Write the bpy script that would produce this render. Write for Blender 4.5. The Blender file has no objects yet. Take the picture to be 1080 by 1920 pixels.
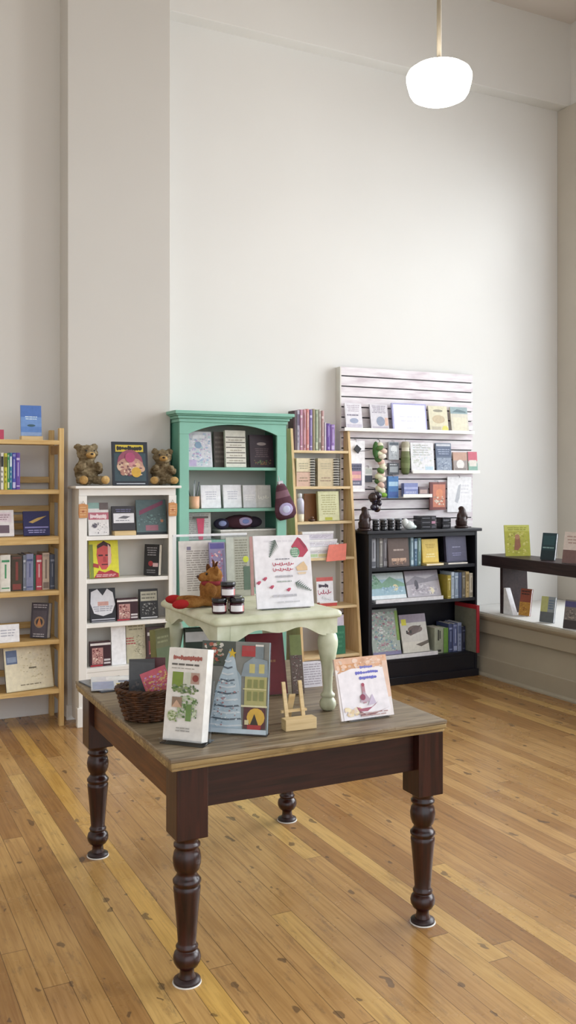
import bpy, math, random
from mathutils import Vector
random.seed(7)
S = bpy.context.scene
COL = S.collection
R = math.radians
PI = math.pi

# ------------------------------------------------------------------ camera geometry
FPX, HOR, EYE = 1710.0, 897.0, 1.65
CA, SA = 0.894427, 0.447214           # the view is turned 26.57 degrees from the back wall's normal

def U(x, Y):
    """world X and depth of the point of plane Y seen in column x"""
    r = (x - 540) / FPX
    d = Y / (CA - r * SA)
    return d * (SA + r * CA), d

def ZZ(y, d):
    return EYE - (y - HOR) * d / FPX

def lin(h):
    h = h.lstrip('#')
    o = []
    for i in (0, 2, 4):
        v = int(h[i:i + 2], 16) / 255
        o.append(v / 12.92 if v <= 0.04045 else ((v + 0.055) / 1.055) ** 2.4)
    return (o[0], o[1], o[2], 1)

# ------------------------------------------------------------------ materials
MAT = {}
def new_mat(name):
    m = bpy.data.materials.new(name)
    m.use_nodes = True
    MAT[name] = m
    nt = m.node_tree
    return m, nt, nt.nodes['Principled BSDF']

def N(nt, typ, **kw):
    n = nt.nodes.new(typ)
    for k, v in kw.items():
        setattr(n, k, v)
    return n

def ramp(nt, stops):
    n = N(nt, 'ShaderNodeValToRGB')
    e = n.color_ramp.elements
    while len(e) < len(stops):
        e.new(0.5)
    for i, (p, c) in enumerate(stops):
        e[i].position = p
        e[i].color = c
    return n

def paint(name, hexc, rough=0.5, spec=0.4, var=0.05, scale=6.0, bump=0.0):
    m, nt, b = new_mat(name)
    c = lin(hexc)
    tc = N(nt, 'ShaderNodeTexCoord')
    ns = N(nt, 'ShaderNodeTexNoise'); ns.inputs['Scale'].default_value = scale; ns.inputs['Detail'].default_value = 6
    nt.links.new(tc.outputs['Object'], ns.inputs['Vector'])
    rp = ramp(nt, [(0.3, tuple(v * (1 - var) for v in c[:3]) + (1,)), (0.7, tuple(min(1, v * (1 + var)) for v in c[:3]) + (1,))])
    nt.links.new(ns.outputs['Fac'], rp.inputs['Fac'])
    nt.links.new(rp.outputs['Color'], b.inputs['Base Color'])
    b.inputs['Roughness'].default_value = rough
    b.inputs['Specular IOR Level'].default_value = spec
    if bump:
        n2 = N(nt, 'ShaderNodeTexNoise'); n2.inputs['Scale'].default_value = scale * 12
        nt.links.new(tc.outputs['Object'], n2.inputs['Vector'])
        bp = N(nt, 'ShaderNodeBump'); bp.inputs['Strength'].default_value = bump; bp.inputs['Distance'].default_value = 0.002
        nt.links.new(n2.outputs['Fac'], bp.inputs['Height']); nt.links.new(bp.outputs['Normal'], b.inputs['Normal'])
    return m

def attr_mat(name, rough, spec=0.4):
    m, nt, b = new_mat(name)
    a = N(nt, 'ShaderNodeAttribute'); a.attribute_name = 'Col'
    tc = N(nt, 'ShaderNodeTexCoord')
    ns = N(nt, 'ShaderNodeTexNoise'); ns.inputs['Scale'].default_value = 35
    nt.links.new(tc.outputs['Object'], ns.inputs['Vector'])
    rp = ramp(nt, [(0.3, (.9, .9, .9, 1)), (0.7, (1.05, 1.05, 1.05, 1))])
    nt.links.new(ns.outputs['Fac'], rp.inputs['Fac'])
    mx = N(nt, 'ShaderNodeMix', data_type='RGBA', blend_type='MULTIPLY')
    mx.inputs['Factor'].default_value = 1
    nt.links.new(a.outputs['Color'], mx.inputs['A']); nt.links.new(rp.outputs['Color'], mx.inputs['B'])
    nt.links.new(mx.outputs['Result'], b.inputs['Base Color'])
    b.inputs['Roughness'].default_value = rough
    b.inputs['Specular IOR Level'].default_value = spec
    return m

def wood(name, dark, light, axis=2, rough=0.45, scale=9.0, stretch=14.0, spec=0.4, wear=None):
    m, nt, b = new_mat(name)
    tc = N(nt, 'ShaderNodeTexCoord')
    mp = N(nt, 'ShaderNodeMapping')
    sc = [stretch, stretch, stretch]; sc[axis] = 1.0
    mp.inputs['Scale'].default_value = sc
    nt.links.new(tc.outputs['Object'], mp.inputs['Vector'])
    ns = N(nt, 'ShaderNodeTexNoise'); ns.inputs['Scale'].default_value = scale * 0.5; ns.inputs['Detail'].default_value = 8; ns.inputs['Distortion'].default_value = 0.6
    nt.links.new(mp.outputs['Vector'], ns.inputs['Vector'])
    rp = ramp(nt, [(0.3, lin(dark)), (0.68, lin(light))])
    nt.links.new(ns.outputs['Fac'], rp.inputs['Fac'])
    out = rp.outputs['Color']
    if wear:
        n2 = N(nt, 'ShaderNodeTexNoise'); n2.inputs['Scale'].default_value = 5; n2.inputs['Detail'].default_value = 8; n2.inputs['Roughness'].default_value = 0.7
        nt.links.new(tc.outputs['Object'], n2.inputs['Vector'])
        r2 = ramp(nt, [(0.5, (0, 0, 0, 1)), (0.72, (1, 1, 1, 1))])
        nt.links.new(n2.outputs['Fac'], r2.inputs['Fac'])
        mx = N(nt, 'ShaderNodeMix', data_type='RGBA')
        nt.links.new(r2.outputs['Color'], mx.inputs['Factor']); nt.links.new(out, mx.inputs['A']); mx.inputs['B'].default_value = lin(wear)
        out = mx.outputs['Result']
    nt.links.new(out, b.inputs['Base Color'])
    b.inputs['Roughness'].default_value = rough
    b.inputs['Specular IOR Level'].default_value = spec
    bp = N(nt, 'ShaderNodeBump'); bp.inputs['Strength'].default_value = 0.15; bp.inputs['Distance'].default_value = 0.002
    nt.links.new(ns.outputs['Fac'], bp.inputs['Height']); nt.links.new(bp.outputs['Normal'], b.inputs['Normal'])
    return m

def acrylic(name, tint=(0.93, 0.95, 0.97, 1), op=0.13):
    m, nt, b = new_mat(name)
    nt.nodes.remove(b)
    o = nt.nodes['Material Output']
    t = N(nt, 'ShaderNodeBsdfTransparent'); t.inputs['Color'].default_value = tint
    g = N(nt, 'ShaderNodeBsdfGlossy'); g.inputs['Roughness'].default_value = 0.06
    f = N(nt, 'ShaderNodeFresnel'); f.inputs['IOR'].default_value = 1.45
    mt = N(nt, 'ShaderNodeMath', operation='MULTIPLY_ADD'); mt.inputs[1].default_value = 0.8; mt.inputs[2].default_value = op * 0.3
    nt.links.new(f.outputs[0], mt.inputs[0])
    mx = N(nt, 'ShaderNodeMixShader')
    nt.links.new(mt.outputs[0], mx.inputs[0]); nt.links.new(t.outputs[0], mx.inputs[1]); nt.links.new(g.outputs[0], mx.inputs[2])
    nt.links.new(mx.outputs[0], o.inputs['Surface'])
    return m

attr_mat('print', 0.4)
attr_mat('gloss', 0.18, 0.5)
attr_mat('paper', 0.75, 0.2)
attr_mat('cloth', 0.9, 0.1)
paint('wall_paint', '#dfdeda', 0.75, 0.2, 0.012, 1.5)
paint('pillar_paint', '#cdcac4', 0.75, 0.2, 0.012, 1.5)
paint('ceiling_paint', '#d6cfc8', 0.8, 0.2, 0.012, 1.5)
paint('white_paint', '#eceae4', 0.4, 0.4, 0.02, 5)
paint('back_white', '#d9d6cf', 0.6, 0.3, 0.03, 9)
paint('teal_paint', '#84baa7', 0.42, 0.4, 0.05, 5)
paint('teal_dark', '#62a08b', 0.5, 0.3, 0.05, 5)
paint('black_paint', '#14141c', 0.38, 0.5, 0.15, 6)
paint('ledge_paint', '#a69d8b', 0.5, 0.35, 0.04, 4)
paint('jamb_shade_paint', '#c4beb2', 0.6, 0.3, 0.02, 3)  # wall tone darkened to paint in the shade of the backlit jamb
paint('metal', '#7d7464', 0.5, 0.4, 0.03, 8)
paint('chrome', '#b9b9bb', 0.25, 0.8, 0.02, 8)
MAT['metal'].node_tree.nodes['Principled BSDF'].inputs['Metallic'].default_value = 0.2
MAT['chrome'].node_tree.nodes['Principled BSDF'].inputs['Metallic'].default_value = 0.9
wood('pine', '#bd9658', '#d9bb80', 0, 0.5)
wood('pine_up', '#bd9658', '#d9bb80', 2, 0.5)
wood('ladder_pine', '#d0b283', '#e8d2a8', 0, 0.5)
wood('ladder_pine_up', '#c6a471', '#e2c595', 2, 0.5)
wood('light_wood', '#c9ad7d', '#e0c898', 0, 0.55)
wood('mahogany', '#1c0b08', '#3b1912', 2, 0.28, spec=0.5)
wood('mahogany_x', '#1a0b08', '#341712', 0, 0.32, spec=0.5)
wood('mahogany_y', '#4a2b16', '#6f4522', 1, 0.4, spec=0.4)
wood('espresso', '#241a1b', '#3a2a2a', 1, 0.4)
wood('dark_carved', '#1d0f0e', '#38201c', 2, 0.4)
acrylic('acrylic')
acrylic('window_glass', (0.97, 0.98, 0.98, 1), 0.05)

def table_top_mat():
    m, nt, b = new_mat('table_top')
    tc = N(nt, 'ShaderNodeTexCoord')
    mp = N(nt, 'ShaderNodeMapping'); mp.inputs['Scale'].default_value = (1.2, 16, 16)
    nt.links.new(tc.outputs['Object'], mp.inputs['Vector'])
    ns = N(nt, 'ShaderNodeTexNoise'); ns.inputs['Scale'].default_value = 4; ns.inputs['Detail'].default_value = 9; ns.inputs['Distortion'].default_value = 0.5
    nt.links.new(mp.outputs['Vector'], ns.inputs['Vector'])
    rp = ramp(nt, [(0.28, lin('#594b39')), (0.5, lin('#80715a')), (0.72, lin('#9b8c72'))])
    nt.links.new(ns.outputs['Fac'], rp.inputs['Fac'])
    n2 = N(nt, 'ShaderNodeTexNoise'); n2.inputs['Scale'].default_value = 7; n2.inputs['Detail'].default_value = 8; n2.inputs['Roughness'].default_value = .7
    nt.links.new(tc.outputs['Object'], n2.inputs['Vector'])
    r2 = ramp(nt, [(0.6, (0, 0, 0, 1)), (0.68, (1, 1, 1, 1))])
    nt.links.new(n2.outputs['Fac'], r2.inputs['Fac'])
    mx = N(nt, 'ShaderNodeMix', data_type='RGBA')
    nt.links.new(r2.outputs['Color'], mx.inputs['Factor']); nt.links.new(rp.outputs['Color'], mx.inputs['A']); mx.inputs['B'].default_value = lin('#6b4f2e')
    nt.links.new(mx.outputs['Result'], b.inputs['Base Color'])
    b.inputs['Roughness'].default_value = 0.38
    bp = N(nt, 'ShaderNodeBump'); bp.inputs['Strength'].default_value = 0.2; bp.inputs['Distance'].default_value = 0.002
    nt.links.new(ns.outputs['Fac'], bp.inputs['Height']); nt.links.new(bp.outputs['Normal'], b.inputs['Normal'])
table_top_mat()
wood('worn_edge', '#6f5832', '#b59c6a', 0, 0.5, wear='#55432c')

def stool_mat():
    m, nt, b = new_mat('stool_paint')
    tc = N(nt, 'ShaderNodeTexCoord')
    ns = N(nt, 'ShaderNodeTexNoise'); ns.inputs['Scale'].default_value = 16; ns.inputs['Detail'].default_value = 8
    nt.links.new(tc.outputs['Object'], ns.inputs['Vector'])
    rp = ramp(nt, [(0.2, lin('#5d4b35')), (0.3, lin('#bfc3a3')), (0.55, lin('#d2d5ba')), (0.8, lin('#dfe1cc'))])
    nt.links.new(ns.outputs['Fac'], rp.inputs['Fac'])
    nt.links.new(rp.outputs['Color'], b.inputs['Base Color'])
    b.inputs['Roughness'].default_value = 0.4
stool_mat()

def fur(name, cols, scale=60):
    m, nt, b = new_mat(name)
    tc = N(nt, 'ShaderNodeTexCoord')
    ns = N(nt, 'ShaderNodeTexNoise'); ns.inputs['Scale'].default_value = scale * 0.35; ns.inputs['Detail'].default_value = 7; ns.inputs['Roughness'].default_value = 0.7
    nt.links.new(tc.outputs['Object'], ns.inputs['Vector'])
    rp = ramp(nt, [(0.3 + 0.4 * i / (len(cols) - 1), lin(c)) for i, c in enumerate(cols)])
    nt.links.new(ns.outputs['Fac'], rp.inputs['Fac'])
    nt.links.new(rp.outputs['Color'], b.inputs['Base Color'])
    b.inputs['Roughness'].default_value = 0.95
    b.inputs['Specular IOR Level'].default_value = 0.1
    n2 = N(nt, 'ShaderNodeTexNoise'); n2.inputs['Scale'].default_value = scale * 5; n2.inputs['Detail'].default_value = 4
    nt.links.new(tc.outputs['Object'], n2.inputs['Vector'])
    bp = N(nt, 'ShaderNodeBump'); bp.inputs['Strength'].default_value = 0.9; bp.inputs['Distance'].default_value = 0.004
    nt.links.new(n2.outputs['Fac'], bp.inputs['Height']); nt.links.new(bp.outputs['Normal'], b.inputs['Normal'])
fur('fur_brown', ['#6b4424', '#9a6a38', '#b98a50'])
fur('fur_dark', ['#3d2419', '#5c3a24', '#7a5030'])
fur('fur_grey', ['#3a2f22', '#6d5d45', '#8f8064', '#b8a888'], 55)
fur('fur_tan', ['#8a6a40', '#b8945c', '#d8bd88'], 40)
wood('wicker', '#2a170c', '#5f3a1e', 2, 0.5, scale=30, stretch=2)

def floor_mat():
    m, nt, b = new_mat('floor_boards')
    L = nt.links.new
    tc = N(nt, 'ShaderNodeTexCoord')
    sx = N(nt, 'ShaderNodeSeparateXYZ'); L(tc.outputs['Object'], sx.inputs[0])
    def math_(op, a, bb=None, c=None):
        n = N(nt, 'ShaderNodeMath', operation=op)
        for i, v in enumerate((a, bb, c)):
            if v is None: continue
            if isinstance(v, (int, float)): n.inputs[i].default_value = v
            else: L(v, n.inputs[i])
        return n.outputs[0]
    W = 0.087
    u = math_('DIVIDE', math_('ADD', sx.outputs['X'], 10.0035), W)
    pid = math_('FLOOR', u)
    fu = math_('FRACT', u)
    wn = N(nt, 'ShaderNodeTexWhiteNoise', noise_dimensions='1D'); L(pid, wn.inputs['W'])
    v = math_('DIVIDE', math_('ADD', sx.outputs['Y'], math_('MULTIPLY_ADD', wn.outputs['Value'], 5.3, 20.0)), 2.6)
    jid = math_('FLOOR', v); fv = math_('FRACT', v)
    cmb = N(nt, 'ShaderNodeCombineXYZ'); L(pid, cmb.inputs[0]); L(jid, cmb.inputs[1])
    wn2 = N(nt, 'ShaderNodeTexWhiteNoise', noise_dimensions='2D'); L(cmb.outputs[0], wn2.inputs['Vector'])
    base = ramp(nt, [(0.0, lin('#9f7849')), (0.3, lin('#b28c58')), (0.55, lin('#bb9662')), (0.85, lin('#c29d63')), (1.0, lin('#cfad6c'))])
    L(wn2.outputs['Value'], base.inputs['Fac'])
    # the one pale yellow board under the table
    pale = math_('COMPARE', pid, math.floor((1.085 + 10.0035) / W), 0.4)
    mxp = N(nt, 'ShaderNodeMix', data_type='RGBA'); L(math_('MULTIPLY', pale, .7), mxp.inputs['Factor']); L(base.outputs['Color'], mxp.inputs['A']); mxp.inputs['B'].default_value = lin('#dcb45f')
    # grain along the boards
    mp = N(nt, 'ShaderNodeMapping'); mp.inputs['Scale'].default_value = (22, 1.0, 1)
    add = N(nt, 'ShaderNodeVectorMath', operation='ADD')
    c3 = N(nt, 'ShaderNodeCombineXYZ'); L(math_('MULTIPLY', wn2.outputs['Value'], 9.0), c3.inputs[1])
    L(tc.outputs['Object'], add.inputs[0]); L(c3.outputs[0], add.inputs[1])
    L(add.outputs[0], mp.inputs['Vector'])
    gr = N(nt, 'ShaderNodeTexNoise'); gr.inputs['Scale'].default_value = 3.2; gr.inputs['Detail'].default_value = 8; gr.inputs['Distortion'].default_value = 0.7
    L(mp.outputs[0], gr.inputs['Vector'])
    grr = ramp(nt, [(0.3, (.74, .66, .58, 1)), (0.6, (1.05, 1.03, 1.0, 1))])
    L(gr.outputs['Fac'], grr.inputs['Fac'])
    m1 = N(nt, 'ShaderNodeMix', data_type='RGBA', blend_type='MULTIPLY'); m1.inputs['Factor'].default_value = .85
    L(mxp.outputs['Result'], m1.inputs['A']); L(grr.outputs['Color'], m1.inputs['B'])
    # larger worn and bleached patches
    wp = N(nt, 'ShaderNodeTexNoise'); wp.inputs['Scale'].default_value = 1.3; wp.inputs['Detail'].default_value = 6; wp.inputs['Roughness'].default_value = .6
    L(tc.outputs['Object'], wp.inputs['Vector'])
    wr = ramp(nt, [(0.35, (.86, .8, .74, 1)), (0.65, (1.08, 1.08, 1.1, 1))]); L(wp.outputs['Fac'], wr.inputs['Fac'])
    m2 = N(nt, 'ShaderNodeMix', data_type='RGBA', blend_type='MULTIPLY'); m2.inputs['Factor'].default_value = .8
    L(m1.outputs['Result'], m2.inputs['A']); L(wr.outputs['Color'], m2.inputs['B'])
    # knots and dents
    mk = N(nt, 'ShaderNodeMapping'); mk.inputs['Scale'].default_value = (1.6, 0.8, 1); L(tc.outputs['Object'], mk.inputs['Vector'])
    nz = N(nt, 'ShaderNodeTexNoise'); nz.inputs['Scale'].default_value = 14; L(tc.outputs['Object'], nz.inputs['Vector'])
    mixv = N(nt, 'ShaderNodeMix', data_type='VECTOR'); mixv.inputs['Factor'].default_value = .09
    L(mk.outputs[0], mixv.inputs['A']); L(nz.outputs['Color'], mixv.inputs['B'])
    vo = N(nt, 'ShaderNodeTexVoronoi', voronoi_dimensions='2D'); vo.inputs['Scale'].default_value = 6.2; vo.inputs['Randomness'].default_value = 1
    L(mixv.outputs['Result'], vo.inputs['Vector'])
    # random size per knot
    sp = N(nt, 'ShaderNodeSeparateColor'); L(vo.outputs['Color'], sp.inputs[0])
    rad = math_('MULTIPLY', math_('POWER', sp.outputs[0], 2.0), 0.15)
    kn = math_('SMOOTH_MIN', math_('MAXIMUM', math_('MULTIPLY', math_('SUBTRACT', rad, vo.outputs['Distance']), 40.0), 0.0), 1.0, 0.2)
    mkx = N(nt, 'ShaderNodeMix', data_type='RGBA'); L(math_('MULTIPLY', kn, .6), mkx.inputs['Factor']); L(m2.outputs['Result'], mkx.inputs['A']); mkx.inputs['B'].default_value = lin('#3b2f2a')
    # scuffs
    ms = N(nt, 'ShaderNodeMapping'); ms.inputs['Scale'].default_value = (9, 2.2, 1); L(tc.outputs['Object'], ms.inputs['Vector'])
    sc = N(nt, 'ShaderNodeTexNoise'); sc.inputs['Scale'].default_value = 2.4; sc.inputs['Detail'].default_value = 10; sc.inputs['Roughness'].default_value = .75
    L(ms.outputs[0], sc.inputs['Vector'])
    sr = ramp(nt, [(0.55, (0, 0, 0, 1)), (0.68, (1, 1, 1, 1))]); L(sc.outputs['Fac'], sr.inputs['Fac'])
    mss = N(nt, 'ShaderNodeMix', data_type='RGBA'); L(math_('MULTIPLY', sr.outputs['Color'], .5), mss.inputs['Factor']); L(mkx.outputs['Result'], mss.inputs['A']); mss.inputs['B'].default_value = lin('#5a4a40')
    # gaps
    ga = math_('MINIMUM', fu, math_('SUBTRACT', 1.0, fu))
    gap = math_('LESS_THAN', ga, 0.016)
    gb = math_('MINIMUM', fv, math_('SUBTRACT', 1.0, fv))
    gap2 = math_('LESS_THAN', gb, 0.0007)
    g = math_('MAXIMUM', gap, gap2)
    mg = N(nt, 'ShaderNodeMix', data_type='RGBA'); L(math_('MULTIPLY', g, .6), mg.inputs['Factor']); L(mss.outputs['Result'], mg.inputs['A']); mg.inputs['B'].default_value = lin('#3a2512')
    L(mg.outputs['Result'], b.inputs['Base Color'])
    rr = ramp(nt, [(0.3, (.2, .2, .2, 1)), (0.7, (.38, .38, .38, 1))]); L(wp.outputs['Fac'], rr.inputs['Fac'])
    L(rr.outputs['Color'], b.inputs['Roughness'])
    b.inputs['Specular IOR Level'].default_value = 0.5
    hs = math_('SUBTRACT', math_('MULTIPLY', gr.outputs['Fac'], .25), math_('ADD', g, math_('MULTIPLY', kn, .3)))
    bp = N(nt, 'ShaderNodeBump'); bp.inputs['Strength'].default_value = 0.25; bp.inputs['Distance'].default_value = 0.002
    L(hs, bp.inputs['Height']); L(bp.outputs['Normal'], b.inputs['Normal'])
floor_mat()

def slat_mat():
    m, nt, b = new_mat('slat_board')
    tc = N(nt, 'ShaderNodeTexCoord')
    mp = N(nt, 'ShaderNodeMapping'); mp.inputs['Scale'].default_value = (1.2, 1, 7)
    nt.links.new(tc.outputs['Object'], mp.inputs['Vector'])
    ns = N(nt, 'ShaderNodeTexNoise'); ns.inputs['Scale'].default_value = 4.5; ns.inputs['Detail'].default_value = 7
    nt.links.new(mp.outputs[0], ns.inputs['Vector'])
    rp = ramp(nt, [(0.3, lin('#cabdc3')), (0.5, lin('#ddd6d9')), (0.65, lin('#e6e2e3'))])
    nt.links.new(ns.outputs['Fac'], rp.inputs['Fac'])
    nt.links.new(rp.outputs['Color'], b.inputs['Base Color'])
    b.inputs['Roughness'].default_value = 0.5
slat_mat()

def globe_mat():
    m, nt, b = new_mat('lamp_glass')
    b.inputs['Base Color'].default_value = (.95, .94, .9, 1)
    b.inputs['Roughness'].default_value = .2
    b.inputs['Emission Color'].default_value = (1.0, 0.95, 0.87, 1)
    b.inputs['Emission Strength'].default_value = 9.0
globe_mat()

# ------------------------------------------------------------------ mesh builder
WHITE = (1, 1, 1, 1)
class MB:
    def __init__(self):
        self.v = []; self.f = []; self.c = []; self.s = []
    def face(self, pts, col=WHITE, smooth=False):
        i = len(self.v)
        self.v += [tuple(p) for p in pts]
        self.f.append(tuple(range(i, i + len(pts)))); self.c.append(col); self.s.append(smooth)
    def box(self, x0, x1, y0, y1, z0, z1, col=WHITE):
        i = len(self.v)
        self.v += [(x0, y0, z0), (x1, y0, z0), (x1, y1, z0), (x0, y1, z0), (x0, y0, z1), (x1, y0, z1), (x1, y1, z1), (x0, y1, z1)]
        for q in ((0, 3, 2, 1), (4, 5, 6, 7), (0, 1, 5, 4), (1, 2, 6, 5), (2, 3, 7, 6), (3, 0, 4, 7)):
            self.f.append(tuple(i + k for k in q)); self.c.append(col); self.s.append(False)
        return self
    def prism(self, poly, axis, a0, a1, col=WHITE):
        """poly: list of 2D points in the other two axes (order x,y,z without axis), extruded along axis"""
        def p3(p, a):
            l = list(p); l.insert(axis, a); return tuple(l)
        n = len(poly); i = len(self.v)
        self.v += [p3(p, a0) for p in poly] + [p3(p, a1) for p in poly]
        fs = [tuple(range(i, i + n)), tuple(range(i + 2 * n - 1, i + n - 1, -1))]
        for k in range(n):
            j = (k + 1) % n
            fs.append((i + k, i + n + k, i + n + j, i + j))
        for q in fs:
            self.f.append(q); self.c.append(col); self.s.append(False)
        return self
    def lathe(self, prof, cx=0, cy=0, n=24, col=WHITE, cols=None, axis=2):
        i = len(self.v); m = len(prof)
        for r, z in prof:
            for k in range(n):
                a = 2 * PI * k / n
                self.v.append((cx + r * math.cos(a), cy + r * math.sin(a), z))
        for j in range(m - 1):
            for k in range(n):
                k2 = (k + 1) % n
                self.f.append((i + j * n + k, i + j * n + k2, i + (j + 1) * n + k2, i + (j + 1) * n + k))
                self.c.append(cols[j] if cols else col); self.s.append(True)
        self.f.append(tuple(i + k for k in range(n - 1, -1, -1))); self.c.append(cols[0] if cols else col); self.s.append(False)
        self.f.append(tuple(i + (m - 1) * n + k for k in range(n))); self.c.append(cols[-1] if cols else col); self.s.append(False)
        return self
    def ell(self, c, r, col=WHITE, n=14, m=9, rot=None):
        i = len(self.v)
        from mathutils import Euler
        M = Euler(rot).to_matrix() if rot else None
        def P(x, y, z):
            p = Vector((x * r[0], y * r[1], z * r[2]))
            if M: p = M @ p
            return (p.x + c[0], p.y + c[1], p.z + c[2])
        self.v.append(P(0, 0, -1))
        for j in range(1, m):
            t = PI * j / m
            for k in range(n):
                a = 2 * PI * k / n
                self.v.append(P(math.sin(t) * math.cos(a), math.sin(t) * math.sin(a), -math.cos(t)))
        self.v.append(P(0, 0, 1))
        top = i + 1 + (m - 1) * n
        def af(q):
            self.f.append(q); self.c.append(col); self.s.append(True)
        for k in range(n):
            k2 = (k + 1) % n
            af((i, i + 1 + k2, i + 1 + k))
            af((top, i + 1 + (m - 2) * n + k, i + 1 + (m - 2) * n + k2))
            for j in range(m - 2):
                af((i + 1 + j * n + k, i + 1 + j * n + k2, i + 1 + (j + 1) * n + k2, i + 1 + (j + 1) * n + k))
        return self
    def tube(self, path, rad, col=WHITE, n=8, closed=False):
        i = len(self.v); m = len(path)
        P = [Vector(p) for p in path]
        rr = rad if isinstance(rad, (list, tuple)) else [rad] * m
        up = Vector((0.13, 0.21, 1)).normalized()
        for j in range(m):
            a = P[(j - 1) % m] if (closed or j > 0) else P[j]
            b = P[(j + 1) % m] if (closed or j < m - 1) else P[j]
            t = (b - a).normalized()
            s = t.cross(up)
            if s.length < 1e-3: s = t.cross(Vector((1, 0, 0)))
            s.normalize(); q = s.cross(t)
            for k in range(n):
                an = 2 * PI * k / n
                self.v.append(tuple(P[j] + (s * math.cos(an) + q * math.sin(an)) * rr[j]))
        for j in range(m if closed else m - 1):
            j2 = (j + 1) % m
            for k in range(n):
                k2 = (k + 1) % n
                self.f.append((i + j * n + k, i + j * n + k2, i + j2 * n + k2, i + j2 * n + k)); self.c.append(col); self.s.append(True)
        if not closed:
            self.f.append(tuple(i + k for k in range(n - 1, -1, -1))); self.c.append(col); self.s.append(False)
            self.f.append(tuple(i + (m - 1) * n + k for k in range(n))); self.c.append(col); self.s.append(False)
        return self
    def build(self, name, mat, parent=None, off=(0, 0, 0), bevel=0, fix=True, solid=False):
        me = bpy.data.meshes.new(name)
        vs = [(v[0] - off[0], v[1] - off[1], v[2] - off[2]) for v in self.v]
        me.from_pydata(vs, [], self.f)
        ca = me.color_attributes.new('Col', 'FLOAT_COLOR', 'CORNER')
        k = 0
        for p, c, s in zip(me.polygons, self.c, self.s):
            p.use_smooth = s
            for _ in range(p.loop_total):
                ca.data[k].color = c; k += 1
        if fix:
            import bmesh
            bm = bmesh.new(); bm.from_mesh(me)
            bmesh.ops.recalc_face_normals(bm, faces=bm.faces)
            bm.to_mesh(me); bm.free()
        me.materials.append(MAT[mat] if isinstance(mat, str) else mat)
        o = bpy.data.objects.new(name, me)
        COL.objects.link(o)
        if parent: o.parent = parent
        if bevel:
            b = o.modifiers.new('bevel', 'BEVEL'); b.width = bevel; b.segments = 2; b.limit_method = 'ANGLE'; b.angle_limit = R(40)
        return o

LABELS = {}
def tag(o, label, cat, group=None, kind=None):
    o['label'] = label; o['category'] = cat
    if group: o['group'] = group
    if kind: o['kind'] = kind
    return o
def thing(name, label, cat, loc=(0, 0, 0), rot=(0, 0, 0), group=None):
    o = bpy.data.objects.new(name, None); COL.objects.link(o)
    o.empty_display_size = .05
    o.location = loc; o.rotation_euler = rot
    return tag(o, label, cat, group)
def struct(o):
    o['kind'] = 'structure'; return o

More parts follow.
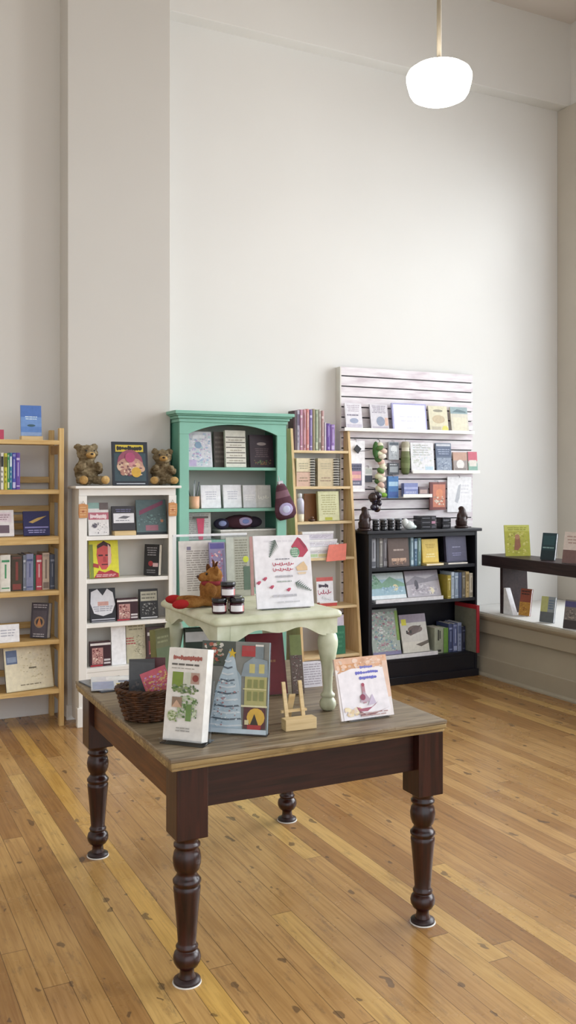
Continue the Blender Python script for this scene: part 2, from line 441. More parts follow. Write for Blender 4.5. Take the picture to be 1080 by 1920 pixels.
class Art:
    """prints shapes on a flat sheet: u to the right, v up, both 0..1, each layer a hair in front of the last"""
    def __init__(self, mb, w, h, x0=None, z0=0, y=0, seed=1):
        self.mb = mb; self.w = w; self.h = h; self.x0 = -w / 2 if x0 is None else x0; self.z0 = z0; self.y = y; self.k = 1
        self.rng = random.Random(seed)
    def P(self, u, v):
        return (self.x0 + u * self.w, self.y - 0.00025 * self.k, self.z0 + v * self.h)
    def poly(self, pts, col):
        self.k += 1
        col = lin(col) if isinstance(col, str) else col
        self.mb.face([self.P(u, v) for u, v in pts], col); return self
    def rect(self, u0, v0, u1, v1, col):
        return self.poly([(u0, v0), (u1, v0), (u1, v1), (u0, v1)], col)
    def disc(self, u, v, r, col, ry=None, n=14):
        ry = r * self.w / self.h if ry is None else ry
        return self.poly([(u + r * math.cos(2 * PI * i / n), v + ry * math.sin(2 * PI * i / n)) for i in range(n)], col)
    def lines(self, u0, v0, u1, v1, n, col, ragged=.25, fill=.45, center=False):
        self.k += 1
        c = lin(col)
        for i in range(n):
            vv = v1 - (v1 - v0) * (i + .5) / n
            hh = (v1 - v0) / n * fill / 2
            L = (u1 - u0) * (1 - ragged * self.rng.random())
            a = (u0 + u1) / 2 - L / 2 if center else u0
            # broken into word-length dashes
            x = a
            while x < a + L - .01:
                wd = min((u1 - u0) * (.12 + .2 * self.rng.random()), a + L - x)
                self.mb.face([self.P(x, vv - hh), self.P(x + wd, vv - hh), self.P(x + wd, vv + hh), self.P(x, vv + hh)], c)
                x += wd + (u1 - u0) * .035
        return self
    def letters(self, u0, v0, u1, v1, n, col):
        """a title too blurred to read: a row of soft uneven blots at the size of the lettering"""
        self.k += 1
        c = lin(col); H = v1 - v0; x = u0; s = (u1 - u0) / n
        while x < u1 - s * .4:
            wd = s * self.rng.uniform(.5, 1.05); hh = H * self.rng.uniform(.55, 1.0) / 2
            cx, cy = x + wd / 2, v0 + H * .45 + self.rng.uniform(-.06, .1) * H
            self.mb.face([self.P(cx + wd * .52 * math.cos(2 * PI * i / 10), cy + hh * math.sin(2 * PI * i / 10)) for i in range(10)], c)
            x += wd * self.rng.uniform(.75, 1.0); self.k += .15
        return self
    def script(self, u0, v0, u1, v1, col, n=7, wd=.012):
        """handwritten flourish: one looping stroke"""
        self.k += 1
        c = lin(col); pts = []
        for i in range(n * 8 + 1):
            t = i / (n * 8)
            ph = t * n * 2 * PI
            pts.append((u0 + (u1 - u0) * t - .35 * (u1 - u0) / n * math.sin(ph), (v0 + v1) / 2 + (v1 - v0) / 2 * math.cos(ph) * (.55 + .45 * math.sin(t * 17 + 1))))
        for (a, b), (d, e) in zip(pts, pts[1:]):
            L = math.hypot(d - a, e - b) or 1
            nx, ny = -(e - b) / L * wd / 2, (d - a) / L * wd / 2
            self.mb.face([self.P(a - nx, b - ny), self.P(d - nx, e - ny), self.P(d + nx, e + ny), self.P(a + nx, b + ny)], c)
        return self
    def mottle(self, u0, v0, u1, v1, cols, n, rmin=.03, rmax=.1):
        """a busy illustration: many small brush-like dabs"""
        self.k += 1
        cc = [lin(c) for c in cols]
        asp = self.w / self.h
        for i in range(int(n * 4)):
            r = self.rng.uniform(rmin, rmax) * .52
            ru, rv = r * self.rng.uniform(.7, 1.6), r * asp * self.rng.uniform(.5, 1.1)
            u = self.rng.uniform(u0 + ru, max(u0 + ru, u1 - ru)); v = self.rng.uniform(v0 + rv, max(v0 + rv, v1 - rv))
            t = self.rng.uniform(-.7, .7); m = self.rng.choice((4, 5, 6, 7))
            c = self.rng.choice(cc); f = self.rng.uniform(.88, 1.12); c = (c[0] * f, c[1] * f, c[2] * f, 1)
            pts = []
            for q in range(m):
                a = 2 * PI * q / m + t; k = self.rng.uniform(.75, 1.0)
                pts.append((min(u1, max(u0, u + ru * k * math.cos(a))), min(v1, max(v0, v + rv * k * math.sin(a)))))
            self.mb.face([self.P(a, b) for a, b in pts], c)
            self.k += .02
        return self
    def fern(self, u, v, du, dv, col, n=7, s=.05):
        self.k += 1
        c = lin(col)
        L = math.hypot(du, dv); tx, ty = du / L, dv / L
        for i in range(n):
            t = i / n
            px, py = u + du * t, v + dv * t
            ln = s * (1.1 - t)
            for sg in (-1, 1):
                qx, qy = px + tx * ln * .8 - sg * ty * ln, py + ty * ln * .8 + sg * tx * ln
                self.mb.face([self.P(px - tx * .012, py - ty * .012), self.P(qx, qy), self.P(px + tx * .014, py + ty * .014)], c)
        return self

CREAM = lin('#e9e3d3')
def book_at(label, x, y, z, w, h, t, col, art=None, yaw=0, lean=8, group=None, name='book', cat='book', spine=None, mat='print', back=None, hard=True, pagecol=None, pages=True, seed=1):
    """a standing book, front cover towards its own -Y, spine on its left"""
    l = R(lean)
    zz = z + t * math.sin(l) + 0.0005
    root = thing(name, label, cat, (x, y, zz), (-l, 0, R(yaw)), group)
    c = lin(col); sp = lin(spine) if spine else c
    mb = MB()
    bt = 0.0022 if hard else 0.0008
    mb.box(-w / 2, w / 2, 0, bt, 0, h, c)
    mb.box(-w / 2, w / 2, t - bt, t, 0, h, lin(back) if back else c)
    mb.box(-w / 2, -w / 2 + bt, bt, t - bt, 0, h, sp)
    if art:
        art(Art(mb, w, h, seed=seed))
    mb.build('cover', mat, root)
    if pages:
        ins = 0.003 if hard else 0.0006
        MB().box(-w / 2 + bt, w / 2 - ins, bt, t - bt, ins if hard else .0003, h - ins, lin(pagecol) if pagecol else CREAM).build('pages', 'paper', root)
    return root

def book_px(label, rect, Y, z, col, art=None, t=.02, lean=8, **kw):
    """standing book facing the room; its size taken from the photo at its own real distance"""
    x0, y0, x1, y1 = rect
    X0, _ = U(x0, Y); X1, _ = U(x1, Y)
    xm = (x0 + x1) / 2
    X, d = U(xm, Y)
    h = (y1 - y0) * d / FPX / math.cos(R(lean))
    yaw = kw.pop('yaw', 0)
    w = (X1 - X0)
    return book_at(label, X, Y, z, w, h, t, col, art, yaw=yaw, lean=lean, **kw)

ORD = ['first', 'second', 'third', 'fourth', 'fifth', 'sixth', 'seventh', 'eighth', 'ninth', 'tenth', 'eleventh', 'twelfth', 'thirteenth', 'fourteenth']
def spines(where, items, Y, z, depth, group, start=0):
    """row of books seen spine out; item = (x0, x1, ytop, colour, accent, words)"""
    tot = len(items)
    for i, (x0, x1, yt, col, acc, words) in enumerate(items):
        X0, d = U(x0, Y); X1, _ = U(x1, Y)
        h = ZZ(yt, d) - z
        w = X1 - X0 - 0.001
        D = min(depth, max(.11, h * .75))
        mb = MB()
        c = lin(col)
        Xc = (X0 + X1) / 2
        mb.box(-w / 2, -w / 2 + .0018, 0.004, D, 0, h, c); mb.box(w / 2 - .0018, w / 2, 0.004, D, 0, h, c)
        # rounded spine
        pr = [(-w / 2, 0.004)] + [(-w / 2 * math.cos(PI * k / 6), 0.004 - 0.004 * math.sin(PI * k / 6)) for k in range(1, 6)] + [(w / 2, 0.004), (w / 2, .0055), (-w / 2, .0055)]
        mb.prism(pr, 2, 0, h, c)
        a = Art(mb, w * .8, h, y=-.0004, seed=int(x0 * 13 + yt))
        if acc:
            q = a.rng.randrange(4)
            if q == 0: a.rect(.02, .80, .98, .86, acc).rect(.4, .36, .6, .74, acc).rect(.02, .08, .98, .11, acc)
            elif q == 1: a.rect(.02, .62, .98, .9, acc).lines(.3, .15, .7, .55, 3, acc)
            elif q == 2: a.rect(.3, .5, .48, .92, acc).rect(.55, .56, .68, .88, acc).rect(.25, .06, .75, .14, acc)
            else: a.rect(.02, .93, .98, .95, acc).rect(.02, .9, .98, .91, acc).rect(.36, .3, .64, .82, acc).rect(.02, .04, .98, .2, acc)
        o = mb.build('book', 'print')
        o.location = (Xc, Y, z + .0005)
        MB().box(-w / 2 + .0018, w / 2 - .0018, .0055, D - .003, .003, h - .003, CREAM).build('pages', 'paper', o)
        tag(o, f'{words}, {ORD[start + i]} from the left {where}', 'book', group)
WORLD = 1.2; WINP = (215, 175, 110); EXPO = 0.72

# ================================================================== THE ROOM
YB = 6.48
struct(MB().box(-3.5, 6.4, -3.5, 6.6, -.1, 0).build('floor', 'floor_boards'))
struct(MB().box(-3.6, 6.4, YB, YB + .15, 0, 5.95).build('wall_back', 'wall_paint'))
struct(MB().box(-3.65, -3.5, -3.5, YB, 0, 5.95).build('wall_left', 'wall_paint'))
struct(MB().box(-3.6, 6.4, -3.5, YB + .15, 5.83, 5.95).build('ceiling', 'ceiling_paint'))
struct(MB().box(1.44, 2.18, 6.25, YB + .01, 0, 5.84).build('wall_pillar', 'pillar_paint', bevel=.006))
struct(MB().box(2.18, 6.2, 6.345, YB + .01, 5.07, 5.84).build('trim_1', 'wall_paint', bevel=.004))
# wall with the display windows
wr = MB()
XR = 6.08
wr.box(XR, XR + .2, 6.12, YB + .01, 0, 5.84)
wr.box(XR, XR + .2, -3.5, 6.12, 4.42, 5.84)
wr.box(XR, XR + .2, -3.5, 6.12, 0, .56)
for a, b in ((3.0, 3.25), (-.1, .15), (-3.5, -3.0)):
    wr.box(XR, XR + .2, a, b, .56, 4.42)
struct(wr.build('wall_right', 'wall_paint'))
for i, (a, b) in enumerate(((3.25, 6.12), (.15, 3.0), (-3.0, -.1))):
    f = MB()
    f.box(XR + .04, XR + .12, a, a + .06, .56, 4.42); f.box(XR + .04, XR + .12, b - .06, b, .56, 4.42)
    f.box(XR + .04, XR + .12, a + .06, b - .06, .56, .63); f.box(XR + .04, XR + .12, a + .06, b - .06, 4.35, 4.42)
    f.box(XR + .04, XR + .12, a + .06, b - .06, 3.3, 3.36)
    w = struct(f.build(f'window_{i + 1}', 'ledge_paint', bevel=.004))
    struct(MB().box(XR + .075, XR + .085, a + .06, b - .06, .63, 4.35).build('pane', 'window_glass', w))
# raised display platform below the windows, panelled front
pf = [(4.862, 0), (4.862, .012), (4.872, .022), (4.885, .026), (4.885, .15), (4.893, .158), (4.93, .352), (4.892, .358), (4.892, .462), (4.878, .472), (4.868, .485), (4.862, .5), (4.866, .515), (4.876, .52), (6.07, .52), (6.07, 0)]
struct(MB().prism([(x, z) for x, z in pf], 1, -3.4, 6.475).build('trim_2', 'ledge_paint'))
struct(MB().box(4.90, 6.075, -3.4, 6.475, .5202, .5252).build('trim_4', 'wall_paint'))
struct(MB().box(6.045, 6.0795, 6.125, 6.479, .526, 5.068).build('trim_5', 'jamb_shade_paint', bevel=.004))  # strip over the window jamb, backlit shade put into its colour
struct(MB().box(-3.5, 1.44, YB - .018, YB + .005, 0, .15).build('baseboard_back', 'wall_paint', bevel=.004))
struct(MB().box(1.43, 2.19, 6.235, 6.26, 0, .1).build('trim_3', 'wall_paint', bevel=.003))

# ================================================================== PENDANT LAMP
lx, ly = 3.31, 4.56
lamp = thing('pendant_lamp', 'white schoolhouse glass pendant lamp hanging from a thin rod', 'lamp', (lx, ly, 5.83))
def rel(o): return tuple(o.location)
zc = 3.95
prof = [(.055, zc + .222), (.08, zc + .219), (.12, zc + .21), (.16, zc + .195), (.187, zc + .175), (.1985, zc + .152), (.198, zc + .128), (.19, zc + .09), (.179, zc + .05), (.163, zc + .026), (.13, zc + .009), (.075, zc + .001), (.02, zc)]
gl = MB().lathe(prof[::-1], lx, ly, 40).build('globe', 'lamp_glass', lamp, rel(lamp))
MB().lathe([(.05, zc + .2225), (.058, zc + .226), (.05, zc + .24), (.03, zc + .255), (.017, zc + .26)], lx, ly, 24).build('fitter', 'metal', lamp, rel(lamp))
MB().lathe([(.0145, zc + .258), (.0145, 5.80)], lx, ly, 14).build('rod', 'metal', lamp, rel(lamp))
MB().lathe([(.018, 5.775), (.06, 5.80), (.068, 5.829)], lx, ly, 24).build('canopy', 'metal', lamp, rel(lamp))

lamp2 = lamp.copy(); COL.objects.link(lamp2); lamp2.location = (-.55, 4.56, 5.83)
lamp2['label'] = 'white schoolhouse pendant lamp over the pine bookcase side, beyond the left edge of the photo'
for ch in lamp.children:
    c_ = ch.copy(); COL.objects.link(c_); c_.parent = lamp2
for q in (lamp, lamp2): q['group'] = 'schoolhouse pendant lamps'
# ================================================================== DISPLAY TABLE
TZ = .761
tb = thing('display_table', 'big wooden table with dark turned legs in the middle of the floor', 'table', (1.5, 3.38, 0))
o_ = rel(tb)
MB().box(.955, 2.026, 2.74, 4.0, .748, TZ).build('tabletop', 'table_top', tb, o_, bevel=.003)
eg = MB(); eg.box(.957, 2.024, 2.742, 3.998, .7295, .7475); eg.box(.962, 2.02, 2.749, 3.993, .7178, .729)
eg.build('tabletop_edge', 'worn_edge', tb, o_, bevel=.0035)
LEGP = [(1.04, 2.82), (1.04, 3.94), (1.965, 2.81), (1.965, 3.94)]
hb = .054
lp = [(.010, .027), (.024, .024), (.026, .015), (.03, .018), (.024, .03), (.0235, .045), (.026, .052), (.036, .058), (.044, .072), (.046, .085), (.042, .1), (.034, .108), (.03, .112), (.036, .116), (.037, .122), (.032, .128), (.030, .135), (.034, .19), (.040, .26), (.0445, .305), (.045, .315), (.040, .322), (.046, .330), (.047, .338), (.04, .346), (.034, .355), (.033, .364), (.040, .372), (.0455, .39), (.047, .41), (.043, .43), (.036, .441), (.038, .446), (.044, .45), (.044, .457), (.038, .462), (.0385, .474), (.044, .48), (.044, .486)]
lp = [(r, z) for r, z in lp[3:]]
for x, y in LEGP:
    m = MB()
    m.lathe([(.019, .018)] + lp, x, y, 28)
    m.box(x - hb, x + hb, y - hb, y + hb, .484, .7175)
    l = m.build('leg', 'mahogany', tb, o_)
    b = l.modifiers.new('bevel', 'BEVEL'); b.width = .003; b.segments = 2; b.limit_method = 'ANGLE'; b.angle_limit = R(60)
    MB().lathe([(.047, .0), (.048, .002), (.047, .0045)], x, y, 28).build('foot_pad', 'white_paint', l, o_)
    MB().lathe([(.0445, .005), (.0445, .0125), (.03, .018), (.02, .022)], x, y, 28).build('foot', 'espresso', l, o_)
ya, yb2, xa, xb = 2.79, 3.97, 1.01, 1.995
MB().box(1.04 + hb, 1.965 - hb, ya, ya + .025, .576, .7175).build('apron', 'mahogany_x', tb, o_, bevel=.002)
MB().box(1.04 + hb, 1.965 - hb, yb2 - .025, yb2, .576, .7175).build('apron', 'mahogany_x', tb, o_, bevel=.002)
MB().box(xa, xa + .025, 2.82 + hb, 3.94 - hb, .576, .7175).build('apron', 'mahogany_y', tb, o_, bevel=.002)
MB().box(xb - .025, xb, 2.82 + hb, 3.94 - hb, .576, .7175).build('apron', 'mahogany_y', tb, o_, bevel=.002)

# ================================================================== SMALL PAINTED TABLE ON TOP
SZ = 1.15
st = thing('small_table', 'small distressed pale green side table standing on the big table', 'table', (1.48, 3.32, TZ))
o_ = rel(st)
# top with a soft moulded edge
m = MB()
x0, x1, y0, y1 = 1.213, 1.75, 3.015, 3.625
rings = [(0.018, 1.118), (0.004, 1.122), (0.0, 1.130), (0.002, 1.139), (0.012, 1.147), (0.024, 1.15)]
i0 = len(m.v)
def rr(ins, z, cr=.03, n=5):
    pts = []
    for cx, cy, a in ((x1 - cr, y1 - cr, 0), (x0 + cr, y1 - cr, 90), (x0 + cr, y0 + cr, 180), (x1 - cr, y0 + cr, 270)):
        for k in range(n + 1):
            t = R(a + 90 * k / n); pts.append((cx + (cr - ins) * math.cos(t), cy + (cr - ins) * math.sin(t), z))
    return pts
rg = [rr(a, z) for a, z in rings]
nn = len(rg[0])
for r_ in rg: m.v += r_
for j in range(len(rg) - 1):
    for k in range(nn):
        k2 = (k + 1) % nn
        m.f.append((j * nn + k, j * nn + k2, (j + 1) * nn + k2, (j + 1) * nn + k)); m.c.append(WHITE); m.s.append(True)
m.f.append(tuple(range(nn - 1, -1, -1))); m.c.append(WHITE); m.s.append(False)
m.f.append(tuple(range((len(rg) - 1) * nn, len(rg) * nn))); m.c.append(WHITE); m.s.append(False)
m.build('tabletop', 'stool_paint', st, o_)
def wave(u):   # bottom edge of the apron
    return 1.066 - .012 * math.cos(2 * PI * u) * 1.0 + .026 * (math.sin(2 * PI * u) ** 2)
K = 24
def scallop(axis, a0, a1, s0, s1):
    poly = [(s0, 1.119)] + [(s0 + (s1 - s0) * k / K, wave(k / K)) for k in range(K + 1)] + [(s1, 1.119)]
    mm = MB(); n = len(poly)
    # build as a strip so the wavy outline stays clean
    for k in range(K):
        a, b = poly[1 + k], poly[2 + k]
        q = [(a[0], a[1]), (b[0], b[1]), (b[0], 1.119), (a[0], 1.119)]
        mm.prism(q, axis, a0, a1)
    return mm
def weld(o):
    w = o.modifiers.new('weld', 'WELD'); w.merge_threshold = .0005; return o
weld(scallop(1, 3.035, 3.055, 1.285, 1.68).build('apron', 'stool_paint', st, o_))
weld(scallop(1, 3.585, 3.605, 1.285, 1.68).build('apron', 'stool_paint', st, o_))
weld(scallop(0, 1.235, 1.255, 3.09, 3.55).build('apron', 'stool_paint', st, o_))
weld(scallop(0, 1.71, 1.73, 3.09, 3.55).build('apron', 'stool_paint', st, o_))
slp = [(.016, 0.0005), (.026, .006), (.032, .02), (.031, .035), (.024, .046), (.02, .05), (.027, .055), (.028, .062), (.021, .068), (.018, .075), (.0175, .1), (.02, .14), (.026, .18), (.034, .22), (.039, .25), (.039, .27), (.034, .29), (.026, .3), (.028, .31)]
for x, y in ((1.262, 3.063), (1.262, 3.578), (1.702, 3.063), (1.702, 3.578)):
    m = MB(); m.lathe([(r, TZ + z) for r, z in slp], x, y, 24)
    m.box(x - .027, x + .027, y - .027, y + .027, 1.06, 1.1185)
    m.build('leg', 'stool_paint', st, o_)

# ================================================================== BOOKCASES
def case(name, label, loc): return thing(name, label, 'bookcase', loc)

# --- pine bookcase at the left
PY0, PY1 = 6.11, 6.45
PXL, PXR = .36, 1.385
PSH = [1.904, 1.576, 1.265, .905, .58, .251]
pc = case('pine_bookcase', 'open pine slatted bookcase at the left edge, left of the white bookcase', (.87, 6.28, 0)); o_ = rel(pc)
for xx in (PXL, PXR - .032):
    m = MB()
    m.box(xx, xx + .032, PY0, PY0 + .045, 0, 1.985); m.box(xx, xx + .032, PY1 - .045, PY1, 0, 1.985)
    for z in PSH: m.box(xx + .006, xx + .026, PY0 + .045, PY1 - .045, z - .09, z - .03)
    m.build('side_frame', 'pine_up', pc, o_, bevel=.002)
for k, z in enumerate(PSH):
    m = MB(); m.box(PXL + .033, PXR - .033, PY0 + .012, PY1 - .046, z - .026, z)
    m.box(PXL + .033, PXR - .033, PY0, PY0 + .0115, z - (.05 if k == 2 else .03), z - .001)
    m.build('shelf', 'pine', pc, o_, bevel=.0015)
for z in (1.62, 1.30, 1.36, 1.42, .95, .62, .3):
    MB().box(PXL + .033, PXR - .033, PY1 - .03, PY1 - .012, z, z + .042).build('back_slat', 'pine', pc, o_, bevel=.002)

# --- white bookcase in front of the pillar
WY0, WY1 = 6.02, 6.232
WXL, WXR = 1.463, 2.14
wc = case('white_bookcase', 'narrow white painted bookcase in front of the pillar', (1.8, 6.12, 0)); o_ = rel(wc)
WSH = [1.262, .974, .677, .38]
MB().box(WXL - .03, WXR + .03, WY0 - .03, WY1, 1.582, 1.6).build('top', 'white_paint', wc, o_, bevel=.004)
MB().box(WXL + .001, WXR - .001, WY0 + .004, WY0 + .022, 1.535, 1.581).build('frieze', 'white_paint', wc, o_)
for xx in (WXL, WXR - .02):
    MB().box(xx, xx + .02, WY0 + .02, WY1 - .012, .03, 1.5815).build('side_panel', 'white_paint', wc, o_)
for xx in (WXL - .002, WXR - .055 + .002):
    MB().box(xx, xx + .055, WY0, WY0 + .0195, .13, 1.534).build('stile', 'white_paint', wc, o_, bevel=.002)
    MB().box(xx - .012, xx + .067, WY0 - .012, WY0 + .03, 0, .13).build('foot', 'white_paint', wc, o_, bevel=.004)
MB().box(WXL + .02, WXR - .02, WY1 - .012, WY1, .2, 1.581).build('back_panel', 'back_white', wc, o_)
for z in WSH:
    MB().box(WXL + .021, WXR - .021, WY0 + .006, WY1 - .013, z - .026, z).build('shelf', 'white_paint', wc, o_, bevel=.002)
MB().box(WXL + .054, WXR - .054, WY0 + .006, WY0 + .024, .17, .353).build('kick_panel', 'white_paint', wc, o_)

# --- teal cabinet with arched top
TY0, TY1 = 6.1, 6.44
TXL, TXR = 2.195, 3.035
tc_ = case('teal_cabinet', 'teal green painted cabinet with arched open shelves and moulded cornice', (2.615, 6.27, 0)); o_ = rel(tc_)
co = MB()
for a, z0, z1 in ((.008, 2.05, 2.075), (.02, 2.075, 2.095), (.035, 2.095, 2.105), (.048, 2.105, 2.13)):
    co.box(TXL - a + .0, TXR + a, TY0 - a, TY1, z0, z1 - .0004)
co.build('cornice', 'teal_paint', tc_, o_, bevel=.004)
for xx in (TXL, TXR - .02):
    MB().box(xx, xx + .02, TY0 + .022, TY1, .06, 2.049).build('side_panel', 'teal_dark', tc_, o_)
ix0, ix1 = TXL + .07, TXR - .075
for a, b in ((TXL, ix0), (ix1, TXR)):
    MB().box(a, b, TY0, TY0 + .0215, .06, 1.965).build('stile', 'teal_paint', tc_, o_, bevel=.002)
# arched head: strip between the arch and the cornice
ar = MB(); K = 20
def archz(u):
    u = abs(2 * u - 1)
    return 1.968 + .072 * (1 - max(0, (u - .0)) ** 2.2)
ar.prism([(TXL, 1.9655), (ix0, 1.9655), (ix0, 2.0495), (TXL, 2.0495)], 1, TY0, TY0 + .0215)
ar.prism([(ix1, 1.9655), (TXR, 1.9655), (TXR, 2.0495), (ix1, 2.0495)], 1, TY0, TY0 + .0215)
for k in range(K):
    a, b = k / K, (k + 1) / K
    xa_, xb_ = ix0 + (ix1 - ix0) * a, ix0 + (ix1 - ix0) * b
    ar.prism([(xa_, archz(a)), (xb_, archz(b)), (xb_, 2.0495), (xa_, 2.0495)], 1, TY0, TY0 + .0215)
weld(ar.build('arched_head', 'teal_paint', tc_, o_))
MB().box(TXL + .02, TXR - .02, TY1 - .012, TY1, .06, 2.049).build('back_panel', 'back_white', tc_, o_)
TSH = [1.73, 1.43, 1.205]
for z in TSH:
    MB().box(TXL + .0205, TXR - .0205, TY0 + .023, TY1 - .0125, z - .022, z).build('shelf', 'teal_paint', tc_, o_, bevel=.002)
MB().box(TXL - .01, TXR + .01, TY0 - .02, TY1, 0, .06).build('base', 'teal_paint', tc_, o_, bevel=.003)
for a, b in ((ix0 + .002, 2.615), (2.617, ix1 - .002)):
    d = MB().box(a, b, TY0, TY0 + .02, .07, .82)
    d.box(a + .05, b - .05, TY0 - .004, TY0, .13, .76)
    dd = d.build('door', 'teal_paint', tc_, o_, bevel=.003)
    kx = b - .03 if a < 2.5 else a + .03
    MB().ell((kx, TY0 - .012, .6), (.012, .012, .012)).build('knob', 'chrome', dd, o_)
MB().box(ix0 + .001, ix1 - .001, TY0, TY0 + .02, .822, .85).build('rail', 'teal_paint', tc_, o_)

# --- leaning pine ladder shelf
LXL, LXR = 3.19, 3.725
def LY(z): return 6.12 + .22 * z / 2.05
lc = case('ladder_shelf', 'tall pine ladder shelf leaning back between the teal cabinet and slatwall', (3.46, 6.3, 0)); o_ = rel(lc)
LSH = [1.87, 1.587, 1.313, 1.031, .654, .28]
for xx in (LXL, LXR - .022):
    m = MB(); m.prism([(LY(0), 0), (6.404, 0), (6.404, 2.04), (LY(2.04), 2.04)], 0, xx, xx + .022)
    m.build('side_panel', 'ladder_pine_up', lc, o_, bevel=.002)
for z in LSH:
    MB().box(LXL + .0225, LXR - .0225, LY(z) + .001, 6.402, z - .02, z).build('shelf', 'ladder_pine', lc, o_, bevel=.0015)
for xx in (LXL + .0225, LXR - .0225 - .02):
    m = MB(); m.prism([(LY(0) + .003, 0), (LY(0) + .02, 0), (LY(1.85) + .02, 1.85), (LY(1.85) + .003, 1.85)], 0, xx, xx + .02)

# --- slatwall panel
SXL, SXR, SYF, SZT, SZB = 3.687, 5.01, 6.41, 2.555, 0.0
sw = thing('slatwall_panel', 'whitewashed slatwall display panel standing against the wall behind the black bookcase', 'display panel', (4.35, 6.45, SZB)); o_ = rel(sw)
MB().box(SXL, SXR, SYF + .02, YB - .002, SZB, SZT - .002).build('backing', 'black_paint', sw, o_)
m = MB(); z = SZT
m.box(SXL, SXR, SYF, SYF + .0195, z - .068, z); z -= .068
while z > SZB + .03:
    zt = z - .010; zb = max(SZB, z - .0838)
    m.box(SXL, SXR, SYF, SYF + .0195, zb, zt); z -= .0838
m.build('slat_board', 'slat_board', sw, o_, bevel=.0015)
m = MB(); m.box(SXL - .012, SXL - .0005, SYF - .002, YB - .002, SZB, SZT)
m.build('edge_trim', 'back_white', sw, o_)

# --- black bookcase
BY0, BY1 = 6.13, 6.40
BXL, BXR = 3.775, 4.838
bc = case('black_bookcase', 'low black bookcase on the floor below the slatwall panel', (4.3, 6.26, 0)); o_ = rel(bc)
BSH = [.938, .656, .206]
BZ = 1.235
MB().box(BXL - .03, BXR + .03, BY0 - .03, BY1 + .005, BZ - .025, BZ).build('top', 'black_paint', bc, o_, bevel=.005)
for xx, tt in ((BXL, .03), (BXR - .018, .018)):
    MB().box(xx, xx + tt, BY0, BY1, 0, BZ - .0255).build('side_panel', 'black_paint', bc, o_, bevel=.002)
MB().box(BXL + .03, BXR - .018, BY1 - .012, BY1, .05, BZ - .0255).build('back_panel', 'black_paint', bc, o_)
MB().box(BXL + .031, BXR - .019, BY0 + .004, BY0 + .022, BZ - .06, BZ - .026).build('frieze', 'black_paint', bc, o_)
for z in BSH:
    MB().box(BXL + .0305, BXR - .0185, BY0 + .004, BY1 - .0125, z - .026, z).build('shelf', 'black_paint', bc, o_, bevel=.002)
MB().box(BXL + .031, BXR - .019, BY0 + .006, BY0 + .024, .02, .1795).build('kick_panel', 'black_paint', bc, o_)
MB().box(BXL - .008, BXR + .008, BY0 - .012, BY0 - .0005, 0, .06).build('base_moulding', 'black_paint', bc, o_, bevel=.003)

# --- dark bench shelf on the platform
bn = thing('display_bench', 'long dark brown wooden bench shelf standing on the window platform', 'bench', (5.12, 5.0, .5253)); o_ = rel(bn)
MB().box(4.97, 5.28, 3.2, 6.24, .905, 1.0).build('plank', 'espresso', bn, o_, bevel=.006)
for y in (5.98, 3.5):
    m = MB().prism([(4.985, .5256), (5.26, .5256), (5.245, .9045), (4.985, .9045)], 1, y, y + .035)
    m.build('leg', 'espresso', bn, o_, bevel=.003)

# ================================================================== LIGHT
w = bpy.data.worlds.new('World'); S.world = w; w.use_nodes = True
bg = w.node_tree.nodes['Background']
wt = N(w.node_tree, 'ShaderNodeTexCoord'); wsx = N(w.node_tree, 'ShaderNodeSeparateXYZ')
w.node_tree.links.new(wt.outputs['Generated'], wsx.inputs[0])
wrp = ramp(w.node_tree, [(0.44, (.16, .15, .14, 1)), (0.52, (.90, .93, 1.0, 1))])
wm = N(w.node_tree, 'ShaderNodeMath', operation='MULTIPLY_ADD'); wm.inputs[1].default_value = .5; wm.inputs[2].default_value = .5
w.node_tree.links.new(wsx.outputs['Z'], wm.inputs[0]); w.node_tree.links.new(wm.outputs[0], wrp.inputs['Fac'])
w.node_tree.links.new(wrp.outputs['Color'], bg.inputs['Color']); bg.inputs['Strength'].default_value = WORLD
def area(name, loc, rot, sx, sy, p, col):
    l = bpy.data.lights.new(name, 'AREA'); l.shape = 'RECTANGLE'; l.size = sx; l.size_y = sy; l.energy = p; l.color = col
    o = bpy.data.objects.new(name, l); COL.objects.link(o); o.location = loc; o.rotation_euler = rot
    return o
for i, (a, b) in enumerate(((3.25, 6.12), (.15, 3.0), (-3.0, -.1))):
    area('window_daylight', (XR + 1.0, (a + b) / 2, 3.0), (0, R(68), 0), 3.6, b - a, WINP[i], (.94, .962, 1.0))

# ================================================================== CAMERA
cam = bpy.data.cameras.new('camera'); co_ = bpy.data.objects.new('camera', cam); COL.objects.link(co_)
cam.sensor_fit = 'VERTICAL'; cam.sensor_height = 24; cam.lens = 24 * FPX / 1920
cam.shift_y = -(960 - HOR) / 1920
cam.clip_start = .05
co_.location = (0, 0, EYE); co_.rotation_euler = (R(90), 0, -math.atan2(SA, CA))
S.camera = co_
S.view_settings.view_transform = 'Standard'; S.view_settings.look = 'None'
S.view_settings.exposure = EXPO; S.view_settings.gamma = 1; S.view_settings.use_curve_mapping = False

